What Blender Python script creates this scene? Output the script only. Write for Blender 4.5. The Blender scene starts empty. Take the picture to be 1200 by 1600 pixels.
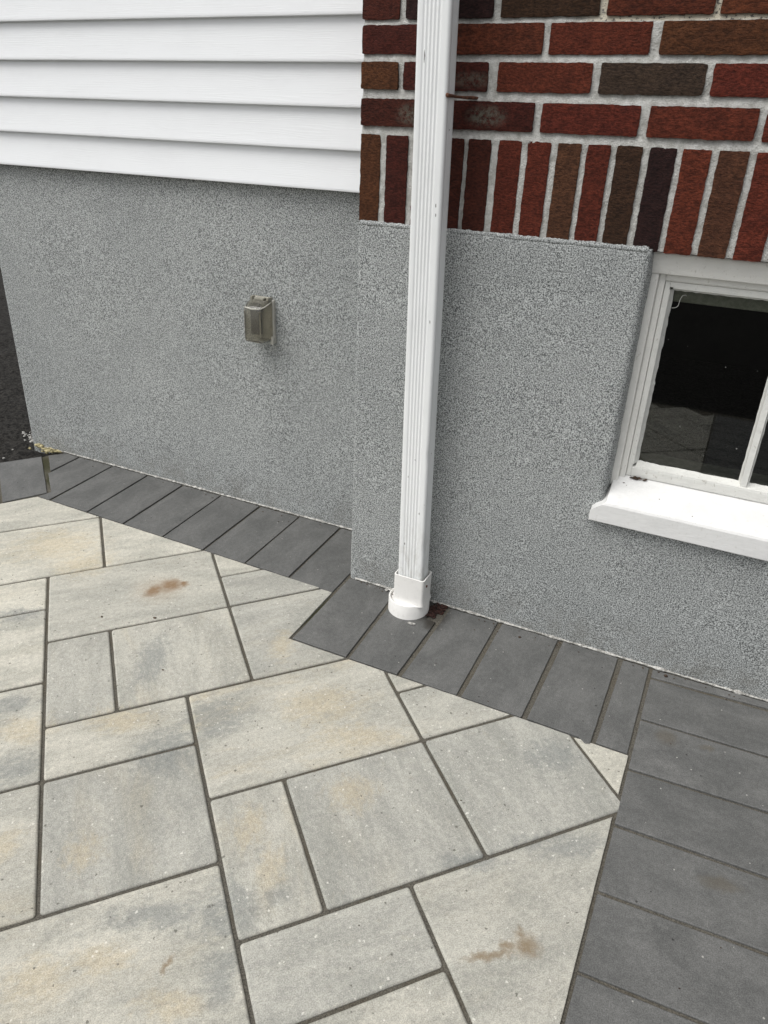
import bpy, bmesh, math, random
from mathutils import Vector, Matrix, noise

random.seed(11)
scene = bpy.context.scene
COL = scene.collection

# ------------------------------------------------------------------ camera, world, sun, exposure
cam_d = bpy.data.cameras.new('camera'); cam = bpy.data.objects.new('camera', cam_d); COL.objects.link(cam)
PITCH, YAW, ROLL = 0.47318, -0.42933, 0.04516
cp, sp = math.cos(PITCH), math.sin(PITCH)
F = Vector((math.sin(YAW)*cp, math.cos(YAW)*cp, -sp)); r = Vector((math.cos(YAW), -math.sin(YAW), 0)); u = r.cross(F)
c_, s_ = math.cos(ROLL), math.sin(ROLL)
r2 = c_*r + s_*u; u2 = -s_*r + c_*u
M = Matrix((r2, u2, -F)).transposed().to_4x4(); M.translation = Vector((0, -1.745, 1.2363))
cam.matrix_world = M
cam_d.sensor_fit = 'HORIZONTAL'; cam_d.sensor_width = 36.0; cam_d.lens = 36*1156.8/1200
cam_d.clip_start = 0.02; cam_d.clip_end = 400
scene.camera = cam

SUN_EL, SUN_AZ = math.radians(60), math.radians(-140)      # azimuth measured from +Y towards +X
world = bpy.data.worlds.new('World'); scene.world = world; world.use_nodes = True
wn = world.node_tree; bg = wn.nodes['Background']
sky = wn.nodes.new('ShaderNodeTexSky'); sky.sky_type = 'NISHITA'; sky.sun_disc = False
sky.sun_elevation = SUN_EL; sky.sun_rotation = SUN_AZ; sky.dust_density = 3.0
hs = wn.nodes.new('ShaderNodeHueSaturation'); hs.inputs['Saturation'].default_value = 0.12
wn.links.new(sky.outputs[0], hs.inputs['Color']); wn.links.new(hs.outputs[0], bg.inputs[0])
bg.inputs[1].default_value = 0.13
sun_d = bpy.data.lights.new('sun', 'SUN'); sun = bpy.data.objects.new('sun', sun_d); COL.objects.link(sun)
sun_d.energy = 1.6; sun_d.angle = math.radians(46); sun_d.color = (1.0, 0.975, 0.93)
sdir = Vector((math.sin(SUN_AZ)*math.cos(SUN_EL), math.cos(SUN_AZ)*math.cos(SUN_EL), math.sin(SUN_EL)))
sun.rotation_euler = sdir.to_track_quat('Z', 'Y').to_euler()
scene.view_settings.view_transform = 'Standard'; scene.view_settings.look = 'None'
scene.view_settings.exposure = 0.36; scene.view_settings.gamma = 1.0

# ------------------------------------------------------------------ node helpers
class NT:
    def __init__(s, name):
        s.m = bpy.data.materials.new(name); s.m.use_nodes = True
        s.t = s.m.node_tree; s.b = s.t.nodes['Principled BSDF']; s.out = s.t.nodes['Material Output']
    def n(s, typ, **kw):
        x = s.t.nodes.new(typ)
        for k, v in kw.items(): setattr(x, k, v)
        return x
    def put(s, sock, v):
        if isinstance(v, bpy.types.NodeSocket): s.t.links.new(v, sock)
        elif isinstance(v, tuple) and len(v) == 3 and sock.type == 'RGBA': sock.default_value = (*v, 1)
        else: sock.default_value = v
    def math(s, op, a, b=0.0, c=0.0, clamp=False):
        x = s.n('ShaderNodeMath', operation=op, use_clamp=clamp)
        s.put(x.inputs[0], a); s.put(x.inputs[1], b); s.put(x.inputs[2], c); return x.outputs[0]
    def vmath(s, op, a, b=(0, 0, 0)):
        x = s.n('ShaderNodeVectorMath', operation=op); s.put(x.inputs[0], a); s.put(x.inputs[1], b)
        return x.outputs['Value'] if op in ('LENGTH', 'DISTANCE', 'DOT_PRODUCT') else x.outputs[0]
    def mix(s, f, a, b, blend='MIX'):
        x = s.n('ShaderNodeMix', data_type='RGBA', blend_type=blend)
        s.put(x.inputs[0], f); s.put(x.inputs[6], a); s.put(x.inputs[7], b); return x.outputs[2]
    def ramp(s, f, stops):
        x = s.n('ShaderNodeMapRange', interpolation_type='SMOOTHSTEP'); s.put(x.inputs[0], f)
        x.inputs[1].default_value, x.inputs[2].default_value, x.inputs[3].default_value, x.inputs[4].default_value = stops
        return x.outputs[0]
    def noise(s, vec, scale, detail=2, rough=.5, dist=0.0, col=False):
        x = s.n('ShaderNodeTexNoise'); s.put(x.inputs['Vector'], vec); s.put(x.inputs['Scale'], scale)
        s.put(x.inputs['Detail'], detail); s.put(x.inputs['Roughness'], rough); s.put(x.inputs['Distortion'], dist)
        return x.outputs['Color' if col else 'Fac']
    def voro(s, vec, scale, feature='F1'):
        x = s.n('ShaderNodeTexVoronoi', feature=feature); s.put(x.inputs['Vector'], vec); s.put(x.inputs['Scale'], scale)
        return x.outputs['Distance'], x.outputs['Color']
    def obj(s): return s.n('ShaderNodeTexCoord').outputs['Object']
    def pos(s): return s.n('ShaderNodeNewGeometry').outputs['Position']
    def scale(s, vec, sc):
        return s.vmath('MULTIPLY', vec, sc)
    def bump(s, h, dist, strength=1.0, normal=None):
        x = s.n('ShaderNodeBump'); s.put(x.inputs['Height'], h); s.put(x.inputs['Distance'], dist); s.put(x.inputs['Strength'], strength)
        if normal is not None: s.put(x.inputs['Normal'], normal)
        return x.outputs[0]
    def fin(s, col=None, rough=None, normal=None, **kw):
        if col is not None: s.put(s.b.inputs['Base Color'], col)
        if rough is not None: s.put(s.b.inputs['Roughness'], rough)
        if normal is not None: s.put(s.b.inputs['Normal'], normal)
        for k, v in kw.items(): s.put(s.b.inputs[k.replace('_', ' ')], v)
        return s.m

def spots(n, pos, lst, edge=(.25, 1.2)):
    """union of noisy-edged spots; lst = (x, y, rx, ry, angle)"""
    wob = n.noise(pos, 42, 6, .75, col=True)
    wob = n.vmath('SUBTRACT', wob, (.5, .5, .5))
    p = n.vmath('ADD', pos, n.scale(wob, (.042, .042, 0)))
    tot = None
    for x, y, rx, ry, a in lst:
        d = n.vmath('SUBTRACT', p, (x, y, 0))
        vr = n.n('ShaderNodeVectorRotate', rotation_type='Z_AXIS'); n.put(vr.inputs['Vector'], d); vr.inputs['Angle'].default_value = -a
        q = n.scale(vr.outputs[0], (1/rx, 1/ry, 0))
        f = n.ramp(n.vmath('LENGTH', q), (edge[0], edge[1], 1, 0))
        tot = f if tot is None else n.math('MAXIMUM', tot, f)
    return tot

# ------------------------------------------------------------------ materials
BLUE = [(-0.915, -0.674, 0.092, 0.070, 0.47), (-0.593, -1.051, 0.082, 0.072, 0.46), (-0.700, -1.120, 0.120, 0.036, 0.46), (-0.533, -1.161, 0.038, 0.061, 0.46), (-1.209, -0.997, 0.063, 0.053, 0.47), (-1.377, -0.861, 0.062, 0.041, 0.47), (-0.533, -0.993, 0.030, 0.028, 0.46), (-0.074, -0.641, 0.117, 0.034, 0.47), (-0.224, -0.757, 0.076, 0.026, 0.46), (-1.185, -0.578, 0.05, 0.110, 0.47), (-0.157, -0.423, 0.074, 0.056, 0.47), (-0.951, -0.804, 0.087, 0.080, 0.47), (-1.652, -0.603, 0.072, 0.040, 0.48)]
TAN = [(-0.71, -0.522, 0.105, 0.070, 0.47), (-0.577, -0.571, 0.12, 0.040, 0.47), (-0.565, -0.966, 0.030, 0.077, 0.46), (-0.664, -0.888, 0.030, 0.060, 0.47), (-1.105, -0.782, 0.091, 0.045, 0.47), (-1.689, -0.325, 0.1, 0.080, 0.48), (-1.848, -0.279, 0.146, 0.10, 0.48), (-0.923, -1.084, 0.038, 0.044, 0.46), (-1.069, -1.141, 0.031, 0.046, 0.47), (-0.735, -1.226, 0.055, 0.033, 0.46), (-0.808, -1.298, 0.064, 0.043, 0.46), (-0.514, -0.723, 0.055, 0.049, 0.47), (-0.913, -0.38, 0.035, 0.065, 0.47), (-0.579, -1.229, 0.063, 0.025, 0.46), (-1.282, -0.907, 0.074, 0.048, 0.47)]
def mat_light_paver():
    n = NT('blended_light_concrete')
    uvn = n.n('ShaderNodeUVMap'); uvn.uv_map = 'UVMap'
    oi = n.n('ShaderNodeObjectInfo')
    sep = n.n('ShaderNodeSeparateColor'); n.t.links.new(oi.outputs['Color'], sep.inputs[0])
    tan, blue, bright, cream = sep.outputs[0], sep.outputs[1], sep.outputs[2], oi.outputs['Alpha']
    off = n.n('ShaderNodeCombineXYZ'); n.put(off.inputs[0], n.math('MULTIPLY', oi.outputs['Random'], 37.0)); n.put(off.inputs[1], n.math('MULTIPLY', oi.outputs['Random'], 91.0))
    p = n.vmath('ADD', uvn.outputs[0], off.outputs[0])
    st = n.scale(p, (1, 2.6, 1))
    a = n.noise(st, 4.0, 10, .70, .25)
    base = n.mix(cream, (.345, .344, .318), (.447, .429, .372))
    lighter = n.mix(cream, (.405, .402, .367), (.520, .500, .435))
    darker = n.mix(cream, (.300, .301, .276), (.358, .350, .306))
    col = n.mix(n.ramp(a, (.46, .66, 0, 1)), base, lighter)
    col = n.mix(n.ramp(a, (.54, .36, 0, 1)), col, darker)
    rag = n.noise(n.scale(p, (1, 1.6, 1)), 26, 9, .78, .2)          # ragged, crusty blend between the pigments
    b = n.noise(n.vmath('ADD', st, (5.3, 2.1, 7)), 2.6, 8, .66, .5)
    pos = n.pos()
    def ragged(mask, lo, hi):
        return n.ramp(n.math('ADD', mask, n.math('MULTIPLY', n.math('SUBTRACT', rag, .5), 3.2)), (lo, hi, 0, 1))
    tf = n.math('MULTIPLY', n.ramp(b, (.50, .72, 0, .7)), tan)
    tf = n.math('MAXIMUM', tf, n.math('MULTIPLY', ragged(spots(n, pos, TAN, (.0, 1.75)), .10, 1.15), .50))
    col = n.mix(tf, col, (.480, .402, .268))
    c = n.noise(n.vmath('ADD', st, (1.7, 9.1, 3)), 2.3, 9, .72, .4)
    bf = n.math('MULTIPLY', n.ramp(c, (.54, .70, 0, .6)), blue)
    bf = n.math('MAXIMUM', bf, n.math('MULTIPLY', ragged(spots(n, pos, BLUE, (.0, 1.7)), .15, 1.05), .66))
    col = n.mix(bf, col, (.206, .218, .212))
    g = n.noise(p, 420, 3, .7)
    col = n.mix(1.0, col, n.mix(n.ramp(g, (.3, .7, 0, 1)), (.73, .73, .73), (1.24, 1.235, 1.22)), 'MULTIPLY')
    g2 = n.noise(p, 85, 5, .75)
    col = n.mix(1.0, col, n.mix(n.ramp(g2, (.3, .7, 0, 1)), (.83, .83, .83), (1.13, 1.13, 1.12)), 'MULTIPLY')
    crust = n.noise(n.scale(p, (1, 1.4, 1)), 150, 5, .8)
    cl_ = n.ramp(n.noise(p, 11, 5, .7), (.36, .62, .25, 1))
    col = n.mix(n.math('MULTIPLY', n.ramp(crust, (.53, .66, 0, .55)), cl_), col, (.60, .575, .50))
    col = n.mix(n.math('MULTIPLY', n.ramp(crust, (.46, .34, 0, .42)), cl_), col, (.21, .205, .185))
    bm = n.n('ShaderNodeCombineColor'); [n.put(bm.inputs[i], bright) for i in range(3)]
    col = n.mix(1.0, col, bm.outputs[0], 'MULTIPLY')
    pw = n.vmath('ADD', p, n.scale(n.noise(p, 300, 2, .6, col=True), (.008, .008, 0)))
    d, vc = n.voro(pw, 125)
    sc = n.n('ShaderNodeSeparateColor'); n.t.links.new(vc, sc.inputs[0])
    chip = n.math('LESS_THAN', d, n.ramp(sc.outputs[0], (.70, 1.0, 0, .28)))
    col = n.mix(n.math('MULTIPLY', chip, n.math('MULTIPLY', sc.outputs[2], .62)), col, (.74, .72, .66))
    d2, vc2 = n.voro(n.vmath('ADD', pw, (3.1, 1.9, 0)), 75)
    s2 = n.n('ShaderNodeSeparateColor'); n.t.links.new(vc2, s2.inputs[0])
    pit = n.math('LESS_THAN', d2, n.ramp(s2.outputs[1], (.80, 1.0, 0, .20)))
    col = n.mix(n.math('MULTIPLY', pit, .75), col, (.10, .095, .08))
    # brown rust and clay stains that lie on these pavers
    rust = spots(n, pos, [(-1.368, -.292, .040, .038, .3), (-1.392, -.338, .024, .034, .0), (-1.335, -.268, .020, .014, .5)], (.2, 1.3))
    halo = spots(n, pos, [(-1.385, -.325, .085, .075, .3)], (.1, 1.3))
    col = n.mix(n.math('MULTIPLY', halo, .30), col, (.40, .30, .20))
    col = n.mix(n.math('MULTIPLY', rust, n.ramp(rag, (.3, .6, .70, 1.0))), col, (.215, .135, .072))
    clay = spots(n, pos, [(-.081, -.872, .026, .024, .4), (-.098, -.857, .014, .012, .4), (-.112, -.887, .018, .011, .5), (-.135, -.918, .050, .009, .62), (-.6306, -1.183, .006, .020, .25)], (.25, 1.3))
    col = n.mix(n.math('MULTIPLY', clay, n.ramp(rag, (.3, .65, .55, .85))), col, (.185, .128, .066))
    h = n.math('ADD', n.math('ADD', n.math('MULTIPLY', g, .35), n.math('MULTIPLY', g2, .7)), n.math('MULTIPLY', crust, .8))
    h = n.math('SUBTRACT', h, n.math('MULTIPLY', pit, .9))
    return n.fin(col, n.math('ADD', .60, n.math('MULTIPLY', g2, .2)), n.bump(h, .0015, .75), Specular_IOR_Level=.35)

def mat_dark_paver():
    n = NT('charcoal_concrete')
    uvn = n.n('ShaderNodeUVMap'); uvn.uv_map = 'UVMap'
    oi = n.n('ShaderNodeObjectInfo')
    sep = n.n('ShaderNodeSeparateColor'); n.t.links.new(oi.outputs['Color'], sep.inputs[0])
    off = n.n('ShaderNodeCombineXYZ'); n.put(off.inputs[0], n.math('MULTIPLY', oi.outputs['Random'], 53.0)); n.put(off.inputs[1], n.math('MULTIPLY', oi.outputs['Random'], 17.0))
    p = n.vmath('ADD', uvn.outputs[0], off.outputs[0])
    a = n.noise(n.scale(p, (1, 1.7, 1)), 7, 7, .65, .3)
    col = n.mix(n.ramp(a, (.32, .70, 0, 1)), (.092, .093, .091), (.132, .132, .129))
    dust = n.noise(n.vmath('ADD', p, (4, 8, 2)), 13, 10, .78, .6)
    col = n.mix(n.math('MULTIPLY', n.ramp(dust, (.50, .74, 0, 1)), sep.outputs[0]), col, (.185, .184, .177))
    g = n.noise(p, 420, 3, .7)
    col = n.mix(1.0, col, n.mix(n.ramp(g, (.3, .7, 0, 1)), (.68, .68, .68), (1.30, 1.30, 1.29)), 'MULTIPLY')
    g2 = n.noise(p, 90, 3, .7)
    col = n.mix(1.0, col, n.mix(n.ramp(g2, (.3, .7, 0, 1)), (.88, .88, .88), (1.1, 1.1, 1.1)), 'MULTIPLY')
    d, vc = n.voro(p, 60)
    sc = n.n('ShaderNodeSeparateColor'); n.t.links.new(vc, sc.inputs[0])
    chip = n.math('LESS_THAN', d, n.ramp(sc.outputs[0], (.80, 1.0, 0, .12)))
    col = n.mix(n.math('MULTIPLY', chip, .7), col, (.42, .41, .38))
    pit = n.math('LESS_THAN', d, n.ramp(sc.outputs[1], (.88, 1.0, 0, .15)))
    col = n.mix(n.math('MULTIPLY', pit, .8), col, (.018, .017, .016))
    bm = n.n('ShaderNodeCombineColor'); [n.put(bm.inputs[i], sep.outputs[2]) for i in range(3)]
    col = n.mix(1.0, col, bm.outputs[0], 'MULTIPLY')
    pos = n.pos()
    clay = spots(n, pos, [(.075, -.245, .030, .030, 0), (.165, -.235, .020, .010, .3), (.22, -.59, .05, .02, .2)])
    col = n.mix(n.math('MULTIPLY', clay, .40), col, (.10, .082, .055))
    wet = spots(n, pos, [(-.60, -.055, .055, .075, .25), (-.585, -.10, .035, .04, .25)])
    col = n.mix(n.math('MULTIPLY', wet, .85), col, (.026, .022, .017))
    rough = n.math('SUBTRACT', .62, n.math('MULTIPLY', wet, .22))
    h = n.math('ADD', n.math('MULTIPLY', g, .5), n.math('MULTIPLY', g2, .6))
    return n.fin(col, rough, n.bump(h, .0009, .8), Specular_IOR_Level=.35)

def mat_sand():
    n = NT('joint_sand'); p = n.obj()
    g = n.noise(p, 380, 3, .8)
    big = n.noise(p, 9, 5, .6)
    col = n.mix(n.ramp(g, (.3, .7, 0, 1)), (.055, .051, .043), (.185, .172, .145))
    col = n.mix(n.ramp(big, (.45, .7, 0, .45)), col, (.10, .082, .055))
    moss = spots(n, n.pos(), [(-2.36, .14, .11, .03, -.66), (-2.24, .05, .09, .02, -.66), (-.91, -.20, .02, .10, 0)])
    col = n.mix(n.math('MULTIPLY', moss, .75), col, (.030, .033, .010))
    return n.fin(col, .95, n.bump(g, .003, 1), Specular_IOR_Level=.15)

def mat_stucco():
    n = NT('grey_speckled_stucco'); p = n.obj()
    a = n.noise(p, 310, 3, .7)
    b = n.noise(n.vmath('ADD', p, (3, 1, 7)), 520, 2, .6)
    m = n.math('ADD', n.math('MULTIPLY', a, .6), n.math('MULTIPLY', b, .4))
    col = n.mix(n.ramp(m, (.41, .59, 0, 1)), (.090, .096, .0955), (.545, .564, .559))
    d, vc = n.voro(p, 230)
    sc = n.n('ShaderNodeSeparateColor'); n.t.links.new(vc, sc.inputs[0])
    col = n.mix(n.math('MULTIPLY', n.math('LESS_THAN', d, n.ramp(sc.outputs[0], (.55, 1, 0, .42))), .55), col, (.68, .705, .70))
    col = n.mix(n.math('MULTIPLY', n.math('LESS_THAN', d, n.ramp(sc.outputs[1], (.6, 1, 0, .42))), .6), col, (.045, .047, .05))
    big = n.noise(p, 2.6, 5, .6)
    col = n.mix(1.0, col, n.mix(n.ramp(big, (.3, .7, 0, 1)), (.94, .945, .945), (1.05, 1.05, 1.045)), 'MULTIPLY')
    sepp = n.n('ShaderNodeSeparateXYZ'); n.t.links.new(n.pos(), sepp.inputs[0])
    splash = n.math('MULTIPLY', n.ramp(sepp.outputs[2], (.02, .16, 1, 0)), n.ramp(n.noise(p, 14, 5, .7), (.38, .66, 0, 1)))
    col = n.mix(n.math('MULTIPLY', splash, .42), col, (.17, .165, .145))
    return n.fin(col, .9, n.bump(m, .0036, .9), Specular_IOR_Level=.2)

def mat_plaster():
    n = NT('pale_plaster'); p = n.obj()
    a = n.noise(p, 120, 4, .7)
    return n.fin(n.mix(n.ramp(a, (.35, .65, 0, 1)), (.20, .195, .18), (.56, .55, .52)), .9, n.bump(a, .003, 1))

def mat_brick():
    n = NT('wire_cut_brick'); p = n.obj()
    at = n.n('ShaderNodeVertexColor'); at.layer_name = 'clay'
    a = n.noise(n.scale(p, (.45, 1, 1)), 260, 4, .75)
    b = n.noise(p, 34, 5, .65)
    col = n.mix(1.0, at.outputs[0], n.mix(n.ramp(a, (.34, .66, 0, 1)), (.50, .50, .50), (1.38, 1.33, 1.28)), 'MULTIPLY')
    col = n.mix(1.0, col, n.mix(n.ramp(b, (.3, .7, 0, 1)), (.80, .79, .80), (1.14, 1.12, 1.08)), 'MULTIPLY')
    # grey weathering left by the old strap, and a few mortar smears
    x = n.scale(n.pos(), (1, 0, 1))
    def blob(cx, cz, rx, rz):
        q = n.scale(n.vmath('SUBTRACT', x, (cx, 0, cz)), (1/rx, 0, 1/rz))
        return n.ramp(n.vmath('LENGTH', q), (.3, 1.1, 1, 0))
    w = n.math('MAXIMUM', blob(-.600, 1.277, .055, .026), blob(-.775, 1.275, .05, .028))
    w = n.math('MAXIMUM', w, n.math('MULTIPLY', blob(-.64, 1.345, .06, .02), .7))
    w = n.math('MULTIPLY', w, n.ramp(n.noise(p, 90, 4, .8), (.36, .62, 0, 1)))
    col = n.mix(n.math('MULTIPLY', w, .65), col, (.15, .155, .125))
    sm = n.math('MULTIPLY', n.ramp(n.noise(n.vmath('ADD', p, (9, 2, 4)), 26, 6, .8), (.66, .74, 0, 1)), n.ramp(a, (.45, .6, 0, 1)))
    col = n.mix(n.math('MULTIPLY', sm, .22), col, (.30, .28, .26))
    return n.fin(col, .88, n.bump(n.math('ADD', a, n.math('MULTIPLY', n.noise(p, 420, 2, .6), .5)), .0042, 1.0), Specular_IOR_Level=.2)

def mat_mortar():
    n = NT('cement_mortar'); p = n.obj()
    a = n.noise(p, 55, 6, .75); b = n.noise(p, 260, 3, .7); c = n.noise(p, 6, 4, .6)
    col = n.mix(n.ramp(a, (.32, .66, 0, 1)), (.36, .355, .33), (.60, .60, .575))
    col = n.mix(n.ramp(b, (.60, .72, 0, .5)), col, (.12, .115, .10))
    sepp = n.n('ShaderNodeSeparateXYZ'); n.t.links.new(n.pos(), sepp.inputs[0])
    up = n.math('MULTIPLY', n.ramp(sepp.outputs[2], (1.447, 1.452, 0, 1)), n.ramp(sepp.outputs[0], (-.46, -.36, 0, 1)))
    col2 = n.mix(n.ramp(n.noise(p, 150, 2, .6), (.56, .64, 0, 1)), (.62, .56, .44), (.07, .06, .05))
    col = n.mix(n.math('MULTIPLY', up, .85), col, col2)
    return n.fin(col, .92, n.bump(n.math('ADD', a, b), .004, 1))

def mat_siding():
    n = NT('white_woodgrain_vinyl'); p = n.obj()
    wob = n.noise(n.scale(p, (2.2, 1, 22)), 1.0, 4, .6)
    q = n.vmath('ADD', n.scale(p, (1.5, 1, 1)), n.scale(n.n('ShaderNodeCombineXYZ').outputs[0], (0, 0, 0)))
    cx = n.n('ShaderNodeSeparateXYZ'); n.t.links.new(p, cx.inputs[0])
    ph = n.math('ADD', n.math('MULTIPLY', cx.outputs[2], 1150.0), n.math('MULTIPLY', wob, 44.0))
    wv = n.math('MULTIPLY', n.math('ADD', n.math('SINE', ph), 1.0), .5)
    wv = n.math('POWER', wv, 3.0)
    wv = n.math('MULTIPLY', wv, n.ramp(n.noise(n.scale(p, (7, 1, 60)), 1.0, 3, .6), (.35, .62, 0, 1)))
    dirt = n.noise(n.scale(p, (1, 1, 3)), 5, 6, .7)
    col = n.mix(n.ramp(dirt, (.4, .75, 0, 1)), (.775, .790, .805), (.745, .758, .773))
    return n.fin(col, .42, n.bump(wv, .0007, .26))

def mat_white(name, base=(.80, .81, .80), rough=.35, wear=.0, grain=False):
    n = NT(name); p = n.obj()
    d = n.noise(p, 18, 6, .7)
    col = n.mix(n.ramp(d, (.42, .78, 0, 1)), base, tuple(x*.90 for x in base))
    if wear:
        k = n.noise(n.scale(p, (2, 2, 1)), 60, 6, .75)
        col = n.mix(n.math('MULTIPLY', n.ramp(k, (.59, .66, 0, 1)), wear), col, (.36, .34, .29))
    nrm = None
    if grain:
        h = n.noise(n.scale(p, (1, 2.2, 2.6) if name.startswith('thick') else (1, 3, 3)), 38, 6, .7)
        nrm = n.bump(h, .0012 if name.startswith('thick') else .0024, .8)
    else:
        nrm = n.bump(n.noise(p, 26, 3, .5), .0008, .5)
    return n.fin(col, rough, nrm)

def mat_pipe():
    n = NT('white_painted_aluminium'); p = n.obj()
    d = n.noise(n.scale(p, (1, 1, .4)), 14, 5, .65)
    col = n.mix(n.ramp(d, (.45, .78, 0, 1)), (.79, .805, .805), (.735, .75, .745))
    k = n.noise(n.scale(p, (1, 1, .45)), 85, 2, .5)
    k2 = n.noise(p, 5, 2, .5)
    chip = n.math('MULTIPLY', n.ramp(k, (.735, .755, 0, 1)), n.ramp(k2, (.46, .52, 0, 1)))
    col = n.mix(chip, col, (.12, .115, .10))
    pp = n.vmath('ADD', n.pos(), n.scale(n.vmath('SUBTRACT', n.noise(p, 160, 3, .6, col=True), (.5, .5, .5)), (.003, .003, .006)))
    for mx_, mz_, rx_, rz_ in ((-.7105, 1.380, .0016, .013), (-.6625, 1.0965, .0015, .0050), (-.6615, 1.0768, .0013, .0040), (-.6580, .840, .0012, .005), (-.6512, .3285, .0015, .004), (-.6886, .2248, .0022, .004)):
        q = n.scale(n.vmath('SUBTRACT', pp, (mx_, 0, mz_)), (1/rx_, 0, 1/rz_))
        col = n.mix(n.ramp(n.vmath('LENGTH', q), (.6, 1.1, .9, 0)), col, (.10, .098, .09))
    sz = n.n('ShaderNodeSeparateXYZ'); n.t.links.new(n.pos(), sz.inputs[0])
    grime = n.math('MULTIPLY', n.ramp(sz.outputs[2], (.10, .42, 1, 0)), n.ramp(n.noise(n.scale(p, (3, 3, 1)), 24, 6, .7), (.42, .70, 0, .5)))
    col = n.mix(grime, col, (.40, .385, .34))
    return n.fin(col, .33, n.bump(n.noise(p, 9, 2, .5), .002, .35))

def mat_simple(name, c1, c2, scale, rough, bump=.002, **kw):
    n = NT(name); p = n.obj(); a = n.noise(p, scale, 5, .7)
    return n.fin(n.mix(n.ramp(a, (.35, .65, 0, 1)), c1, c2), rough, n.bump(a, bump, 1), **kw)

def mat_glass():
    n = NT('window_glass'); p = n.obj()
    fr = n.n('ShaderNodeFresnel'); fr.inputs[0].default_value = 1.58
    gl = n.n('ShaderNodeBsdfGlossy'); gl.inputs['Roughness'].default_value = .02
    n.put(gl.inputs['Normal'], n.bump(n.noise(p, 5, 1, .5), .0002, .25))
    tr = n.n('ShaderNodeBsdfTransparent'); tr.inputs[0].default_value = (.86, .88, .86, 1)
    mx = n.n('ShaderNodeMixShader'); n.t.links.new(fr.outputs[0], mx.inputs[0]); n.t.links.new(tr.outputs[0], mx.inputs[1]); n.t.links.new(gl.outputs[0], mx.inputs[2])
    df = n.n('ShaderNodeBsdfDiffuse'); df.inputs[0].default_value = (.5, .5, .48, 1)
    d, vc = n.voro(p, 45)
    sc = n.n('ShaderNodeSeparateColor'); n.t.links.new(vc, sc.inputs[0])
    spk = n.math('MULTIPLY', n.math('LESS_THAN', d, n.ramp(sc.outputs[0], (.86, 1, 0, .09))), .45)
    m2 = n.n('ShaderNodeMixShader'); n.put(m2.inputs[0], spk); n.t.links.new(mx.outputs[0], m2.inputs[1]); n.t.links.new(df.outputs[0], m2.inputs[2])
    n.t.links.new(m2.outputs[0], n.out.inputs[0]); return n.m

def mat_smoke():
    n = NT('smoked_polycarbonate'); p = n.obj()
    n.fin((.62, .60, .53), .06, n.bump(n.noise(n.scale(p, (1, 1, .15)), 60, 3, .5), .0008, .6), Transmission_Weight=.93, IOR=1.28, Coat_Weight=.4, Coat_Roughness=.12)
    return n.m

M_LIGHT, M_DARK, M_SAND = mat_light_paver(), mat_dark_paver(), mat_sand()
M_STUCCO, M_PLASTER, M_BRICK, M_MORTAR, M_SIDING = mat_stucco(), mat_plaster(), mat_brick(), mat_mortar(), mat_siding()
M_PIPE = mat_pipe()
M_PVC = mat_white('white_pvc', (.79, .78, .755), .3, .25)
M_PAINT = mat_white('old_white_paint', (.73, .725, .69), .5, .45, True)
M_SASH = mat_white('flaking_white_paint', (.71, .71, .675), .55, .6, True)
M_SILL = mat_white('thick_white_sill_paint', (.71, .71, .70), .45, .22, True)
M_GLASS, M_SMOKE = mat_glass(), mat_smoke()
M_PUTTY = mat_simple('olive_grey_wood', (.26, .255, .20), (.40, .39, .32), 60, .7)
M_UNLIT = mat_simple('unlit_interior_black', (.008, .008, .008), (.016, .015, .014), 5, .9)  # near-black colour carries the dimness of the room behind the glass
M_RUST = mat_simple('rusty_iron', (.045, .018, .010), (.14, .052, .025), 120, .85, .002)
M_SOIL = mat_simple('black_soil', (.010, .0095, .009), (.050, .047, .043), 60, .95, .02, Specular_IOR_Level=.15)
M_FOAM = mat_simple('yellowed_foam', (.10, .085, .035), (.48, .42, .24), 55, .85, .004)
M_MULCH = mat_simple('red_brown_mulch', (.018, .009, .007), (.070, .026, .018), 140, .9, .004)
M_LEAF = mat_simple('dry_leaf_litter', (.022, .013, .008), (.075, .045, .026), 90, .85, .002)
M_PLASTIC = mat_simple('beige_grey_plastic', (.44, .43, .39), (.52, .51, .47), 30, .4, .0004)
M_SMOKE2 = mat_simple('smoky_hinge_plastic', (.22, .21, .17), (.32, .31, .26), 60, .15, .0006)
M_EDGE_LINE = mat_simple('bright_edge_line', (.42, .41, .36), (.50, .49, .44), 30, .2, .0003)
M_SOCKET = mat_simple('grey_socket_plastic', (.05, .05, .048), (.07, .07, .068), 30, .4, .0004)
M_SHELL = mat_simple('plain_shell_board', (.2, .2, .2), (.25, .25, .25), 8, .8)

# ------------------------------------------------------------------ object helpers
def link(name, bm, mats, parent=None, loc=None, smooth=False, angle=None):
    me = bpy.data.meshes.new(name)
    bm.normal_update()
    bm.to_mesh(me); bm.free()
    for m in (mats if isinstance(mats, (list, tuple)) else [mats]): me.materials.append(m)
    o = bpy.data.objects.new(name, me); COL.objects.link(o)
    if smooth:
        for p in me.polygons: p.use_smooth = True
        if angle:
            try: me.set_sharp_from_angle(angle=math.radians(angle))
            except Exception: pass
    if loc is not None: o.location = loc
    if parent is not None: o.parent = parent
    return o
def tag(o, label, cat, group=None, kind=None):
    o['label'] = label
    if cat: o['category'] = cat
    if group: o['group'] = group
    if kind: o['kind'] = kind
    return o
def empty(name, loc, label, cat, group=None):
    o = bpy.data.objects.new(name, None); COL.objects.link(o); o.location = loc; o.empty_display_size = .1
    return tag(o, label, cat, group, 'thing')
def structure(o):
    o['kind'] = 'structure'; return o

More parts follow.
